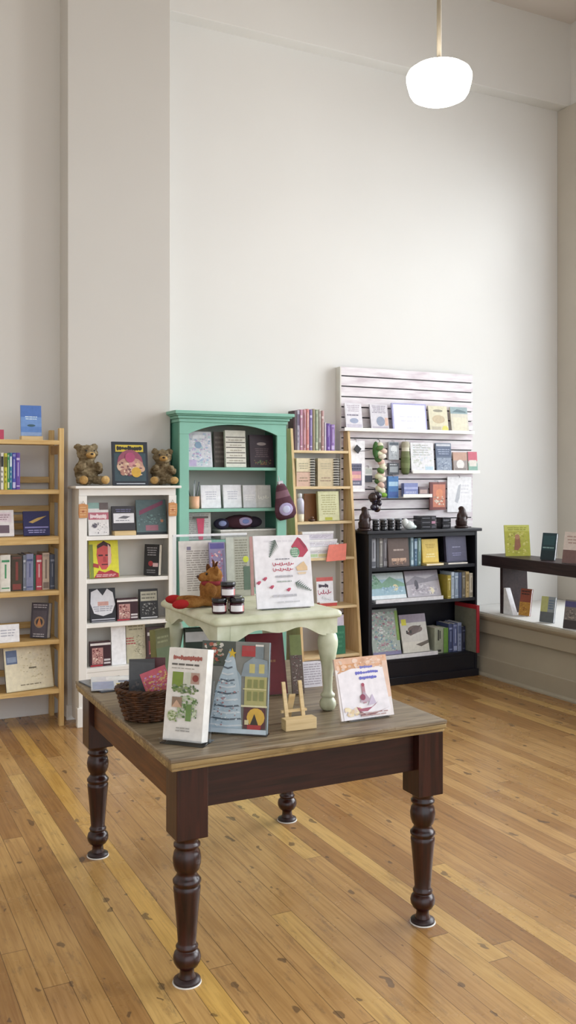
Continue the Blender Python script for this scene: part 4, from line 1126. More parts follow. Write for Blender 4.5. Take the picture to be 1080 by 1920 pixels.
# coral sign hung on the front
Yc = LY(1.03) - .012
X0, d = U(614, Yc); X1, _ = U(650, Yc)
o = thing('coral_sign', 'blank coral pink card fixed to the front of the ladder shelf', 'sign', ((X0 + X1) / 2, Yc, ZZ(1053, d)))
w = X1 - X0; h_ = (1053 - 1020) * d / FPX
m = MB(); m.prism([(-w / 2 - .012, 0), (w / 2 - .008, .006), (w / 2, h_), (-w / 2 + .014, h_ - .008)], 1, 0, .003, lin('#ea8473')); m.build('card', 'print', o)
MB().box(-.01, .012, -.003, .006, h_ - .006, h_ + .006, lin('#d9d5d0')).build('tape', 'paper', o)
def a_redw(a): a.rect(0, 0, 1, .12, '#c0504e').rect(0, .86, 1, 1, '#c8605c').rect(0, .12, 1, .86, '#eceaee').letters(.12, .62, .7, .78, 4, '#4d4450').script(.1, .38, .85, .56, '#b4506a', 5, .03).fern(.3, .28, .55, -.1, '#4d6a5c', 6, .08)
book_px('white holiday card with red ends on the fifth shelf of the ladder shelf', (595, 1083, 626, 1136), 6.24, LSH[4], '#eceaee', a_redw, t=.012, lean=5, name='greeting_card', cat='card', pages=False)
pack('small red gift box on the fifth shelf of the ladder shelf', 600, 632, LSH[4], .035, 6.215, .02, '#c45450', None)
MBX = pack
def a_pur(a): a.rect(0, 0, 1, 1, '#c98fbf').rect(.1, .1, .9, .55, '#b06aa8').rect(0, .7, 1, 1, '#e3d9ea')
book_px('pink-purple boxed book on the bottom shelf of the ladder shelf', (624, 1170, 646, 1240), 6.22, LSH[5], '#c98fbf', a_pur, t=.03, lean=3, group=G)
book_px('white book with lilac print on the bottom shelf of the ladder shelf', (602, 1184, 623, 1240), 6.22, LSH[5], '#e4e0ee', lambda a: a.lines(.1, .5, .9, .9, 3, '#9a8fb8'), t=.03, lean=3, group=G)
book_px('dark green book with a tan edge before the bottom shelf books of the ladder shelf', (620, 1210, 648, 1262), 6.175, LSH[5], '#3a7a5e', lambda a: a.lines(.05, .2, .95, .85, 4, '#4f8f70'), t=.025, lean=3, group=G)

# ================================================================== SLATWALL
Ys = SYF
G = 'items hung on the slatwall'
def ledge(label, x0, x1, zc, Yd=.09, name='display_ledge', mat='white_paint'):
    X0, d = U(x0, Ys - .05); X1, _ = U(x1, Ys - .05)
    r_ = thing(name, label, 'ledge', ((X0 + X1) / 2, Ys - .001, zc), (0, 0, 0))
    w = X1 - X0
    MB().box(-w / 2, w / 2, -Yd, -.0012, -.006, 0).build('tray', mat, r_, bevel=.001)
    MB().box(-w / 2, w / 2, -Yd - .004, -Yd - .0005, -.006, .022).build('lip', mat, r_, bevel=.001)
    return r_
def zs(y, x=760): return ZZ(y, U(x, Ys - .05)[1])
zA = zs(810)
ledge('white ledge carrying the top row of books on the slatwall', 641, 884, zA)
def rowbook(label, rect, zb, col, art, t=.012, lean=9, Yo=.075, **kw):
    return book_px(label, rect, Ys - Yo, zb, col, art, t=t, lean=lean, **kw)
def a_sk(a): a.rect(0, 0, 1, 1, '#dddadf').lines(.1, .68, .9, .95, 4, '#b3a8b4', center=True).disc(.5, .35, .26, '#9ba3ba', ry=.1).rect(.06, .05, .94, .22, '#c9c3cf').lines(.1, .5, .8, .62, 1, '#8d8797')
rowbook('pale grey book at the left of the top row on the slatwall', (650, 755, 681, 806), zA, '#d6d2d9', a_sk)
def a_sk2(a): a.rect(0, 0, 1, 1, '#d4d0d6').lines(.1, .66, .9, .96, 5, '#8e8896', center=True).disc(.55, .36, .24, '#8b94a8').rect(.06, .04, .94, .16, '#b3acb8').rect(.8, .2, .98, .5, '#d9b3a0')
rowbook('pale grey book second from the left in the top row on the slatwall', (697, 756, 730, 806), zA, '#a9a5b0', a_sk2)
def a_fr(a): a.rect(.04, .05, .96, .95, '#f5f5fb').lines(.2, .3, .8, .6, 2, '#dcdce8', center=True).lines(.4, .1, .65, .16, 1, '#cfcfdc')
rowbook('white sign in a lilac-blue frame in the middle of the top row on the slatwall', (738, 758, 802, 811), zA, '#a9a9d4', a_fr, t=.016, lean=7, Yo=.085, name='framed_sign', cat='sign', pages=False)
def a_cr(a): a.rect(0, 0, 1, 1, '#d6d0b4').disc(.5, .82, .26, '#8f8a78', ry=.05).disc(.5, .5, .34, '#c2b191', ry=.16).rect(.1, .05, .6, .22, '#b9b09a').disc(.82, .12, .17, '#d6d066')
rowbook('cream book with a yellow sticker in the top row on the slatwall', (807, 762, 842, 812), zA, '#cdc8ad', a_cr)
def a_cr2(a): a.rect(0, 0, 1, 1, '#cfcab9').rect(0, .74, 1, 1, '#8fa3a6').poly([(.1, .8), (.4, .92), (.9, .84), (.9, .78)], '#5f757a').rect(.1, .1, .9, .6, '#d8d2ba')
rowbook('cream book with a slate band in the top row on the slatwall', (848, 764, 880, 813), zA, '#cfcab9', a_cr2)
# acrylic poster holder at the left
def hung(name, label, rect, col, art=None, t=.006, Yo=.02, cat='card', mat='print', group=None, clip='chrome'):
    x0, y0, x1, y1 = rect
    Y = Ys - Yo
    X0, d = U(x0, Y); X1, _ = U(x1, Y); X, d = U((x0 + x1) / 2, Y)
    w, h = X1 - X0, (y1 - y0) * d / FPX
    r_ = thing(name, label, cat, (X, Y, ZZ(y1, d)), (0, 0, 0), group)
    m = MB().box(-w / 2, w / 2, 0, t, 0, h, lin(col))
    if art: art(Art(m, w, h, seed=int(x0)))
    m.build('card', mat, r_)
    if clip:
        MB().tube([(0, -.004, h - .008), (0, -.002, h + .008), (0, Yo - .001, h + .012)], .0025, lin('#888888')).build('hook', clip, r_)
    return r_
def a_post(a): a.rect(0, 0, 1, 1, '#f0eff2').rect(.12, .12, .82, .55, '#6a6a80').rect(.16, .22, .78, .4, '#c98fa0').rect(.16, .26, .78, .33, '#e0b0a0').lines(.14, .42, .8, .53, 2, '#3f4258').rect(.0, .0, 1, .05, '#fafafa').lines(.15, .14, .8, .2, 1, '#a9a9ba')
hung('poster_holder', 'tall white poster with a sunset picture at the left edge of the slatwall', (652, 826, 684, 922), '#f0eff2', a_post, cat='poster', Yo=.03)
o = thing('price_tag', 'small black square tag on a cord beside the white poster on the slatwall', 'tag', (U(670, Ys - .04)[0], Ys - .045, zs(842, 670)), (0, R(38), 0))
MB().box(-.028, .028, 0, .005, -.026, .026, lin('#2c2a2c')).build('tag', 'print', o, bevel=.003)
MB().tube([(.028, .003, 0), (.06, .0, .03), (.1, .01, .07)], .002, lin('#2c2a2c')).build('cord', 'print', o)
# hanging felt garland
X, d = U(713, Ys - .04)
o = thing('felt_garland', 'hanging garland of cream, pink and green felt shapes on the slatwall', 'garland', (X, Ys - .05, zs(830, 713)))
rg_ = random.Random(3)
m = MB(); cols = ['#d9d4bd', '#5f7d4a', '#dcc3b4', '#cfcfb0', '#e3dccb', '#4d6b42', '#d6b7a8', '#e2e0c4']
for i in range(18):
    m.ell((rg_.uniform(-.022, .022), rg_.uniform(-.01, .012), -.02 - i * .0235), (rg_.uniform(.03, .042), .022, rg_.uniform(.018, .028)), lin(cols[i % 8]), rot=(0, rg_.uniform(-.6, .6), 0), n=10, m=6)
m.ell((.025, 0, -.43), (.035, .02, .02), lin('#7da544')); m.ell((-.05, 0, -.06), (.03, .015, .07), lin('#4a6d42'))
m.build('felt_pieces', 'cloth', o)
MB().tube([(0, .01, -.45), (0, .012, -.2), (0, .02, .02), (0, .048, .03)], .003, lin('#5a4a3a')).build('cord', 'print', o)
def a_gk(a): a.rect(0, 0, 1, 1, '#aeb3b8').rect(.05, .82, .95, .98, '#5d6670').disc(.5, .6, .32, '#dfe3e4').mottle(.1, .1, .9, .5, ['#8a9298', '#c3c9cc'], 6, .08, .14)
hung('card_pack', 'grey card pack hanging right of the felt garland on the slatwall', (729, 829, 748, 862), '#aeb3b8', a_gk, group=G, t=.02, Yo=.035)
hung('card_pack', 'dark grey card pack hanging below the grey one on the slatwall', (729, 868, 748, 890), '#4a4f55', lambda a: a.rect(.1, .2, .9, .7, '#9aa0a4').lines(.1, .75, .9, .95, 1, '#c9cccf'), group=G, t=.02, Yo=.035)
def a_bl(a): a.rect(0, 0, 1, 1, '#4a7ab0').rect(.05, .55, .95, .75, '#a9cbe0').rect(.05, .05, .95, .3, '#3f5fa0')
hung('card_pack', 'bright blue card pack low on the slatwall beside the garland', (728, 893, 747, 934), '#4a7ab0', a_bl, group=G, t=.025, Yo=.04)
hung('card_pack', 'pale card pack with a dark foot left of the garland on the slatwall', (684, 876, 698, 904), '#d2d2cf', lambda a: a.rect(0, 0, 1, .45, '#3a3d48').rect(.1, .55, .9, .9, '#b3b8b3'), group=G, t=.015, Yo=.03)
# rolled olive scarf
X, d = U(760, Ys - .04)
o = thing('scarf', 'olive green patterned scarf hanging in the middle of the slatwall', 'scarf', (X, Ys - .045, zs(828, 760)))
m = MB()
prf = [(-.0, .03, '#b9b4a0'), (-.035, .042, '#b9b4a0'), (-.05, .036, '#d9d6c4'), (-.08, .036, '#7d8462'), (-.13, .042, '#6d7752'), (-.18, .044, '#7c855f'), (-.22, .04, '#69734f'), (-.26, .034, '#5d6648'), (-.275, .02, '#4d553c')]
n_ = 14
for z_, a, c_ in prf:
    for k in range(n_):
        t = 2 * PI * k / n_
        m.v.append((a * math.cos(t) * (1 + .08 * math.sin(3 * t)), .024 * math.sin(t), z_))
for j in range(len(prf) - 1):
    for k in range(n_):
        k2 = (k + 1) % n_
        m.f.append((j * n_ + k, j * n_ + k2, (j + 1) * n_ + k2, (j + 1) * n_ + k)); m.c.append(lin(prf[j][2])); m.s.append(True)
m.f.append(tuple(range(n_))); m.c.append(lin('#b9b4a0')); m.s.append(False)
m.f.append(tuple(range((len(prf) - 1) * n_, len(prf) * n_))); m.c.append(lin('#4d553c')); m.s.append(False)
m.build('cloth', 'cloth', o)
MB().tube([(0, 0, -.002), (0, .0, .015), (0, .043, .022)], .003, lin('#999999')).build('hook', 'chrome', o)
def a_wh(a): a.rect(0, 0, 1, 1, '#dfdee0').mottle(.03, .03, .97, .97, ['#cfd4d0', '#e8e6ea', '#c9cdc4', '#d5dbe3'], 22, .06, .12).lines(.1, .55, .9, .95, 5, '#b6b8b4').rect(.6, .05, .95, .2, '#bcd0dc')
zB = zs(886)
ledge('white ledge carrying the second row on the slatwall', 771, 897, zB - .001, Yd=.07)
rowbook('large pale tea-towel style print in the second row of the slatwall', (772, 829, 815, 885), zB, '#dfdee0', a_wh, t=.006, Yo=.06, lean=5, name='print_sheet', cat='print', pages=False)
def a_nv(a): a.rect(0, 0, 1, 1, '#5d6a80').rect(.05, .9, .95, .97, '#c9ccd2').rect(.05, .55, .95, .85, '#4d5a74').lines(.1, .6, .9, .82, 3, '#9aa5ba', center=True).rect(.05, .05, .95, .5, '#8d99ab').mottle(.05, .05, .95, .5, ['#a8b2c0', '#6f7c92'], 10, .06, .12)
rowbook('slate blue book in the second row of the slatwall', (819, 830, 848, 885), zB, '#4d5668', a_nv, Yo=.06, lean=5)
def a_or(a): a.rect(0, 0, 1, 1, '#9a8f8a').rect(0, .6, 1, 1, '#bb9683').disc(.5, .4, .28, '#dcd8d4').rect(.1, .05, .9, .22, '#7f7672')
rowbook('brown and peach small book in the second row of the slatwall', (851, 848, 877, 886), zB, '#a89083', a_or, Yo=.06, lean=5)
def a_rt(a): a.rect(0, .55, 1, 1, '#c0586a').rect(0, .0, 1, .45, '#7fa596').rect(.1, .3, .9, .6, '#d6cfc6')
rowbook('red and teal small book at the right end of the second row of the slatwall', (879, 848, 896, 887), zB, '#b9bab0', a_rt, Yo=.06, lean=5)
zC = zs(931, 780)
ledge('white ledge carrying the blue-lilac boxes on the slatwall', 752, 806, zC - .001, Yd=.08)
def a_bx(a): a.rect(0, 0, 1, 1, '#7f88b8').rect(0, .55, 1, .7, '#a9b0d4').lines(.1, .1, .9, .4, 2, '#c9cde4')
rowbook('blue-lilac boxed cards on the small ledge of the slatwall', (758, 905, 784, 930), zC, '#7f88b8', a_bx, t=.04, lean=2, Yo=.07, name='boxed_cards', cat='box', pages=False)
rowbook('dark brown boxed cards on the small ledge of the slatwall', (786, 912, 803, 930), zC, '#6a5a5e', lambda a: a.rect(.1, .3, .9, .7, '#b39a94'), t=.03, lean=2, Yo=.07, name='boxed_cards', cat='box', pages=False)
def a_rb(a): a.rect(0, 0, 1, 1, '#7d4a46').rect(.2, .1, .95, .92, '#c97f66').disc(.6, .6, .22, '#d98f6a').mottle(.2, .15, .95, .5, ['#dcc9b4', '#8f8a78', '#e0d6c6'], 9, .06, .12).rect(0, 0, .16, 1, '#6a3a3a')
hung('book', 'red-brown children\'s book hung low on the slatwall', (806, 904, 836, 956), '#7d4a46', a_rb, t=.012, Yo=.05, cat='book')
def a_wp(a): a.rect(0, 0, 1, 1, '#ececee').poly([(.3, .3), (.45, .75), (.55, .8), (.5, .4), (.42, .25)], '#b9bcc2').lines(.55, .5, .95, .8, 3, '#dcdce0')
hung('poster_sheet', 'white poster with a faint grey shape at the right of the slatwall', (839, 894, 884, 960), '#ececee', a_wp, t=.004, Yo=.02, cat='poster')

# ================================================================== ON TOP OF THE BLACK BOOKCASE
ZB = BZ
def figurine(label, px, h, seed, yaw=0):
    X, d = U(px, 6.2)
    r_ = thing('carved_figurine', label, 'figurine', (X, 6.2, ZB + .0004), (0, 0, R(yaw)), 'dark figurines on the black bookcase')
    s = h
    MB().lathe([(.055, 0), (.058, .01), (.05, .02)], n=20).build('base', 'dark_carved', r_)
    m = MB()
    m.lathe([(.046, .0205), (.05, .06 * s / .2), (.042, .35 * s), (.034, .55 * s), (.024, .68 * s), (.02, .72 * s)], n=18)
    m.ell((0, 0, .8 * s), (.026, .028, .11 * s)); m.ell((0, -.022, .62 * s), (.03, .02, .05)); 
    for sx in (-1, 1): m.ell((sx * .036, -.012, .5 * s), (.014, .02, .16 * s), rot=(R(-10), R(-sx * 14), 0))
    o = m.build('body', 'dark_carved', r_)
    rm = o.modifiers.new('remesh', 'REMESH'); rm.mode = 'VOXEL'; rm.voxel_size = .006; rm.use_smooth_shade = True
    return r_
r_ = figurine('dark brown carved figurine at the left end on top of the black bookcase', 683, .21, 1)
r_ = figurine('dark brown carved figurine at the right end on top of the black bookcase', 865, .2, 2)
# dark mixed ornament hanging above the left figurine
X, d = U(697, Ys - .06)
o = thing('dark_ornament', 'dark purple and brown beaded ornament hung on the slatwall above the left figurine', 'ornament', (X, Ys - .115, zs(938, 688)))
m = MB(); rg_ = random.Random(9)
for i in range(16): m.ell((rg_.uniform(-.035, .035), rg_.uniform(-.012, .012), rg_.uniform(-.07, .05)), (rg_.uniform(.018, .034),) * 3, lin(rg_.choice(['#241a26', '#2f2030', '#3a2a2a', '#4d3a30', '#2a2438'])), n=10, m=6)
m.build('beads', 'gloss', o)
MB().tube([(0, 0, .05), (0, .01, .1), (0, .113, .11)], .003, lin('#3a2a2a')).build('hook', 'print', o)
# candle tins
G = 'black tins on the black bookcase'
for i in range(4):
    X, d = U(706 + 14 * i, 6.16)
    for k in range(2):
        o = thing('candle_tin', f"black round tin with a grey lid, {['leftmost', 'second', 'third', 'rightmost'][i]} of the four columns of tins, {['lower', 'upper'][k]} one", 'tin', (X, 6.17, ZB + .0005 + .0465 * k), (0, 0, 0), G)
        MB().lathe([(.026, 0), (.0275, .003), (.0275, .032)], n=22, col=lin('#1c1c20')).build('body', 'gloss', o)
        MB().lathe([(.0282, .0325), (.0282, .043), (.026, .0455)], n=22, col=lin('#777b80' if k else '#2a2a2e')).build('lid', 'gloss', o)
# crumpled clear bag
X, d = U(768, 6.17)
o = tag(MB().ell((0, 0, .035), (.05, .035, .036), lin('#cfd6d4')).ell((-.035, 0, .055), (.03, .025, .035), lin('#e3e8e6')).ell((.04, .01, .02), (.04, .03, .02), lin('#b9c4c0')).build('gift_bag', 'gloss'), 'small silvery white crumpled gift bag on top of the black bookcase', 'bag')
o.location = (X, 6.18, ZB + .0005)
for k, (zz, words, cc) in enumerate(((0, 'bottom', '#1b1b20'), (.036, 'middle', '#222228'), (.072, 'top', '#1a1a1e'))):
    X, d = U(805, 6.16)
    o = thing('flat_box', f'flat black box, {words} of the stack of three on top of the black bookcase', 'box', (X, 6.17, ZB + .0006 + zz), (0, 0, 0), 'flat black boxes')
    m = MB().box(-.075, .075, 0, .11, 0, .0345, lin(cc)); a = Art(m, .15, .0345); a.rect(.08, .4, .6, .6, '#6a6a70'); a.rect(.7, .2, .95, .8, '#b3869a' if k == 1 else '#55555c')
    m.build('box', 'gloss', o, bevel=.001)
X, d = U(839, 6.16)
for k in range(2):
    o = thing('flat_box', f"small black box left of the right figurine, {['lower', 'upper'][k]} of the two", 'box', (X, 6.17, ZB + .0006 + k * .046), (0, 0, 0), 'flat black boxes')
    m = MB().box(-.042, .042, 0, .09, 0, .0445, lin('#17171c')); a = Art(m, .084, .0445); a.lines(.1, .3, .9, .7, 2, '#8a8a90')
    m.build('box', 'gloss', o, bevel=.001)

# ================================================================== IN THE BLACK BOOKCASE
Yb = 6.19
G = 'books in the black bookcase'
W_ = 'on the top shelf of the black bookcase'
spines(W_, [(696, 705, 1007, '#a9aab0', '#6a6b72', 'grey book'), (705.5, 711, 1008, '#5d5f62', None, 'dark grey thin book'), (711.5, 718, 1007, '#8d8a86', '#c3c0ba', 'stone book'), (718.5, 727, 1008, '#77757a', '#a9a7ab', 'grey-brown book')], Yb, BSH[0], .17, G)
def a_bb(a): a.rect(0, 0, 1, 1, '#5d4d47').rect(.05, .05, .95, .95, '#66554e').lines(.25, .5, .75, .62, 1, '#b9a89e', center=True).rect(.15, .18, .85, .28, '#c9a890').mottle(.1, .05, .9, .3, ['#8a6a5a', '#a88a76'], 8, .05, .09)
book_px('large brown hardback facing out on the top shelf of the black bookcase', (729, 1005, 768, 1060), Yb - .02, BSH[0], '#5d4d47', a_bb, t=.03, lean=5, group=G)
spines(W_, [(770, 776, 1008, '#7d9aa6', '#c3d6dc', 'pale blue thin book'), (776.5, 783, 1010, '#56748c', '#a9c0d0', 'blue book'), (783.5, 790, 1009, '#6f8f8a', '#b9d0c9', 'blue-green book')], Yb, BSH[0], .17, G, start=5)
def a_yl(a): a.rect(0, 0, 1, 1, '#d2b451').rect(.06, .04, .94, .96, '#dcc062').lines(.2, .6, .8, .8, 3, '#b0923a', center=True).lines(.2, .2, .8, .4, 2, '#e9dca4', center=True)
book_px('yellow book facing out on the top shelf of the black bookcase', (793, 1008, 823, 1052), Yb - .01, BSH[0] + .018, '#d2b451', a_yl, t=.02, lean=6, group=G)
X, d = U(812, Yb - .03)
o = thing('book', 'yellow book lying flat under the standing yellow one in the black bookcase', 'book', (X, Yb - .06, BSH[0] + .0005), (0, 0, 0), G)
MB().box(-.085, .085, 0, .14, 0, .0165, lin('#d8bf72')).build('cover', 'print', o); MB().box(-.083, .083, -.0012, -.0002, .003, .0135, CREAM).build('pages', 'paper', o)
def a_sl(a): a.rect(0, 0, 1, 1, '#47465c').rect(.08, .05, .95, .95, '#504f66').lines(.3, .5, .7, .58, 1, '#8d8ca6', center=True).lines(.25, .2, .75, .35, 2, '#7a799a', center=True)
book_px('slate violet hardback facing out at the right of the top shelf of the black bookcase', (838, 1000, 876, 1050), Yb - .02, BSH[0] + .016, '#47465c', a_sl, t=.03, lean=6, group=G)
X, d = U(856, Yb - .03)
o = thing('book', 'grey book lying flat under the slate violet hardback in the black bookcase', 'book', (X, Yb - .05, BSH[0] + .0005), (0, 0, 0), G)
MB().box(-.1, .1, 0, .15, 0, .0145, lin('#8f9098')).build('cover', 'print', o); MB().box(-.098, .098, -.0012, -.0002, .003, .0115, CREAM).build('pages', 'paper', o)
# second shelf
def slant_ledge(label, x0, x1, z):
    X0, d = U(x0, 6.15); X1, _ = U(x1, 6.15)
    r_ = thing('display_ledge', label, 'ledge', ((X0 + X1) / 2, 6.145, z + .0005)); w = X1 - X0
    MB().box(-w / 2, w / 2, 0, .1, 0, .022, lin('#dfe0e4')).build('base', 'print', r_, bevel=.001)
    MB().box(-w / 2, w / 2, -.004, -.0003, 0, .03, lin('#e9e9ec')).build('lip', 'print', r_)
slant_ledge('white ledge under the two landscape books on the middle shelf of the black bookcase', 704, 830, BSH[1])
def a_ls(a): a.rect(0, 0, 1, 1, '#9fbfcc').rect(0, .75, 1, 1, '#c9d6d6').poly([(0, .5), (.2, .9), (.35, .6), (.6, .85), (1, .55), (1, .45), (0, .4)], '#7fa88f').rect(0, 0, 1, .14, '#e3ebee').disc(.72, .42, .08, '#e6d9a8').mottle(.03, .5, .3, .95, ['#5f8f6f', '#8fb59f'], 10, .03, .07).mottle(.3, .2, .95, .5, ['#b6d2de', '#8fb3c6'], 12, .03, .07)
book_px('pale blue landscape picture book on the middle shelf of the black bookcase', (698, 1078, 763, 1125), 6.185, BSH[1] + .023, '#cfdfe3', a_ls, t=.012, lean=18, group=G, mat='gloss')
def a_ls2(a): a.rect(0, 0, 1, 1, '#b9b3ba').rect(0, .8, 1, 1, '#a39da6').poly([(0, .55), (.3, .8), (.6, .68), (1, .85), (1, .6), (0, .45)], '#8a848e').disc(.3, .45, .06, '#4a4652', ry=.2).disc(.72, .2, .09, '#efe6c9').mottle(.1, .05, .95, .5, ['#cfcad0', '#a8a2ac'], 14, .04, .08)
book_px('grey-white landscape picture book on the middle shelf of the black bookcase', (766, 1078, 828, 1125), 6.185, BSH[1] + .023, '#c3bec4', a_ls2, t=.012, lean=18, group=G, mat='gloss')
spines('on the middle shelf of the black bookcase', [(839, 846, 1079, '#a8983f', '#d9cf9a', 'mustard book'), (846.5, 852, 1073, '#b9c6d2', '#7f93a6', 'pale blue thin book'), (852.5, 860, 1074, '#8fa0b4', '#c9d4de', 'blue-grey book'), (860.5, 866, 1074, '#4d5a78', None, 'navy thin book'), (866.5, 873, 1073, '#6f6a5c', '#b0aa98', 'brown-grey book'), (873.5, 880, 1072, '#c3ad7c', '#8f7c52', 'tan book'), (880.5, 887, 1075, '#cfc9b8', '#98917e', 'cream book')], 6.142, BSH[1], .17, G)
# bottom shelf
slant_ledge('white ledge under the magazine-size books on the lowest shelf of the black bookcase', 718, 820, BSH[2])
def a_mag(a): a.rect(0, 0, 1, 1, '#a9b3ab').rect(0, .9, 1, 1, '#8d958e'); a.mottle(.02, .02, .9, .95, ['#9fb5a8', '#c3c9c0', '#b59a9f', '#8fa89a', '#cfd4cf', '#a87f8a', '#7f98a4'], 70, .04, .1); a.rect(.9, .3, 1, .95, '#86a555').rect(0, .0, 1, .08, '#8a86a6')
book_px('pastel illustrated book at the left of the lowest shelf of the black bookcase', (700, 1149, 753, 1233), 6.185, BSH[2] + .023, '#a9b3ab', a_mag, t=.012, lean=12, group=G, mat='gloss')
def a_ins(a): a.rect(0, 0, 1, 1, '#cfcbc2').rect(0, .78, 1, 1, '#9a8f9c').rect(.06, .72, .24, .88, '#d6ce4a').disc(.55, .6, .28, '#6f5a50', ry=.1).poly([(.2, .5), (.5, .66), (.8, .7), (.6, .5), (.35, .44)], '#5a443c').rect(.2, .5, .26, .58, '#2d2724').rect(.34, .5, .4, .58, '#2d2724').rect(0, 0, 1, .28, '#dcd8cc').poly([(.5, .2), (1, .3), (1, .22), (.7, .14)], '#6a6258')
book_px('cream book with a brown animal picture on the lowest shelf of the black bookcase', (757, 1158, 806, 1227), 6.185, BSH[2] + .023, '#cfcbc2', a_ins, t=.012, lean=14, group=G, mat='gloss')
spines('on the lowest shelf of the black bookcase', [(815, 832, 1178, '#a3a894', '#3d3f3c', 'thick sage book'), (832.5, 841, 1178, '#6f9a4a', None, 'green book'), (841.5, 849, 1170, '#4a5478', '#9aa5c9', 'navy book'), (849.5, 858, 1170, '#5d6890', '#a9b3d4', 'blue book'), (858.5, 866, 1168, '#8d97b3', '#5f6a8c', 'grey-blue book'), (866.5, 873, 1175, '#23263a', '#5a5f78', 'black-blue book')], Yb - .01, BSH[2], .2, G)
# tall red-edged portfolio standing on the lowest shelf and sticking out
r_ = thing('portfolio', 'tall grey-green portfolio with a red spine sticking out of the black bookcase', 'portfolio', (4.782, 6.045, BSH[2] + .0005))
MB().box(-.014, .014, 0, .012, 0, .392, lin('#a52c34')).build('spine', 'print', r_, bevel=.002)
MB().box(-.0135, .0135, .0125, .3, .36, .392, lin('#a52c34')).build('top_edge', 'print', r_)
MB().box(-.0135, .0135, .0125, .3, 0, .3595, lin('#77786a')).build('cover', 'print', r_)

# ================================================================== WINDOW BENCH AND PLATFORM
G = 'books on the window bench'
def a_sun(a): a.rect(0, 0, 1, 1, '#a8a83c').rect(0, .8, 1, 1, '#b9bb5a').lines(.1, .82, .9, .94, 2, '#8f8f30', center=True).mottle(.05, .05, .95, .8, ['#b4b050', '#97963a', '#c4c06a'], 18, .06, .12).poly([(.35, .2), (.42, .6), (.52, .7), (.6, .58), (.62, .3), (.5, .18)], '#8f5f45').disc(.5, .62, .1, '#a87a5a')
book_at('green-yellow picture book standing at the left end of the dark bench shelf', 5.12, 5.945, 1.0, .215, .26, .012, '#a8a83c', a_sun, yaw=-20, lean=9, group=G)
def bk(label, px, Y, z, w, h, t, col, art, yaw=-72, lean=12, Xo=None, **kw):
    X = U(px, Y)[0] if Xo is None else Xo
    return book_at(label, X, Y, z, w, h, t, col, art, yaw=yaw, lean=lean, group=G, **kw)
def a_dt(a): a.rect(0, 0, 1, 1, '#274049').rect(.1, .55, .9, .9, '#2f5058').lines(.1, .4, .9, .5, 1, '#8fb0b0').rect(0, 0, 1, .35, '#223038')
bk('dark teal book standing second from the left on the dark bench shelf', 1026, 5.55, 1.0, .125, .215, .02, '#274049', a_dt, pagecol='#efefef')
def a_pb(a): a.rect(0, 0, 1, 1, '#d9cdc6').rect(0, 0, 1, .42, '#7a5f5c').lines(.1, .6, .9, .9, 3, '#b39a92', center=True)
bk('pale and brown book at the right edge of the photo on the dark bench shelf', 1076, 5.22, 1.0, .2, .24, .02, '#d9cdc6', a_pb)
def a_am(a): a.rect(0, 0, 1, 1, '#8f4a38').rect(0, 0, 1, .5, '#b8863c').lines(.1, .75, .9, .95, 2, '#3d2a28').mottle(.05, .05, .95, .5, ['#c99a4a', '#a06a34'], 8, .08, .15)
bk('amber and rust book leaning on the window platform before the bench leg', 982, 5.8, .5255, .1, .22, .02, '#8f4a38', a_am, pagecol='#f0f0f0')
o = thing('white_bookend', 'white wedge bookend beside the amber book on the window platform', 'bookend', (4.99, 5.93, .5258))
MB().prism([(-.075, 0), (.05, 0), (.045, .215), (.02, .215)], 0, 0, .05, lin('#e8e9ec')).build('wedge', 'print', o, bevel=.002)
def a_lg(a): a.rect(0, 0, 1, 1, '#8d959c').rect(0, .4, .5, 1, '#b4b77a').rect(0, 0, 1, .4, '#5f6468').lines(.55, .5, .95, .9, 4, '#5f7590')
bk('grey and yellow-green book leaning in the middle of the window platform', 1024, 5.45, .5255, .12, .2, .02, '#8d959c', a_lg, pagecol='#f0f0f0')
def a_vi(a): a.rect(0, 0, 1, 1, '#77716e').rect(0, .75, 1, .95, '#4d4a78').rect(0, 0, 1, .3, '#3a3436').mottle(.05, .3, .95, .7, ['#9a9088', '#5f5a58'], 8, .08, .15)
bk('grey book with a violet band at the right edge of the window platform', 1069, 5.13, .5255, .12, .215, .02, '#77716e', a_vi, pagecol='#f0f0f0')

# ================================================================== THINGS ON THE SMALL GREEN TABLE
def acr_stand(label, x, y, z, w, h, yaw, lean, lip=.03, dep=.045, back=.05):
    l = R(lean)
    r_ = thing('acrylic_stand', label, 'stand', (x, y, z + .0004), (0, 0, R(yaw)))
    t = .0025
    def pt(s, off): return (s * math.sin(l) + off * math.cos(l), s * math.cos(l) - off * math.sin(l) + dep * math.sin(l) * 0)
    m = MB()
    # back sheet behind the book
    y0, z0 = dep * math.cos(l), .003
    m.prism([(y0, z0), (y0 + t, z0), (y0 + t + h * math.sin(l), z0 + h * math.cos(l)), (y0 + h * math.sin(l), z0 + h * math.cos(l))], 0, -w / 2, w / 2)
    m.build('back_sheet', 'acrylic', r_)
    m = MB()
    m.box(-w / 2, w / 2, -.006, y0 + t + back, 0, .0028)
    m.build('foot', 'acrylic', r_)
    m = MB(); m.prism([(-.009, .003), (-.0065, .003), (-.0065 + .0, lip), (-.009, lip)], 0, -w / 2, w / 2)
    m.build('lip', 'acrylic', r_)
    return r_
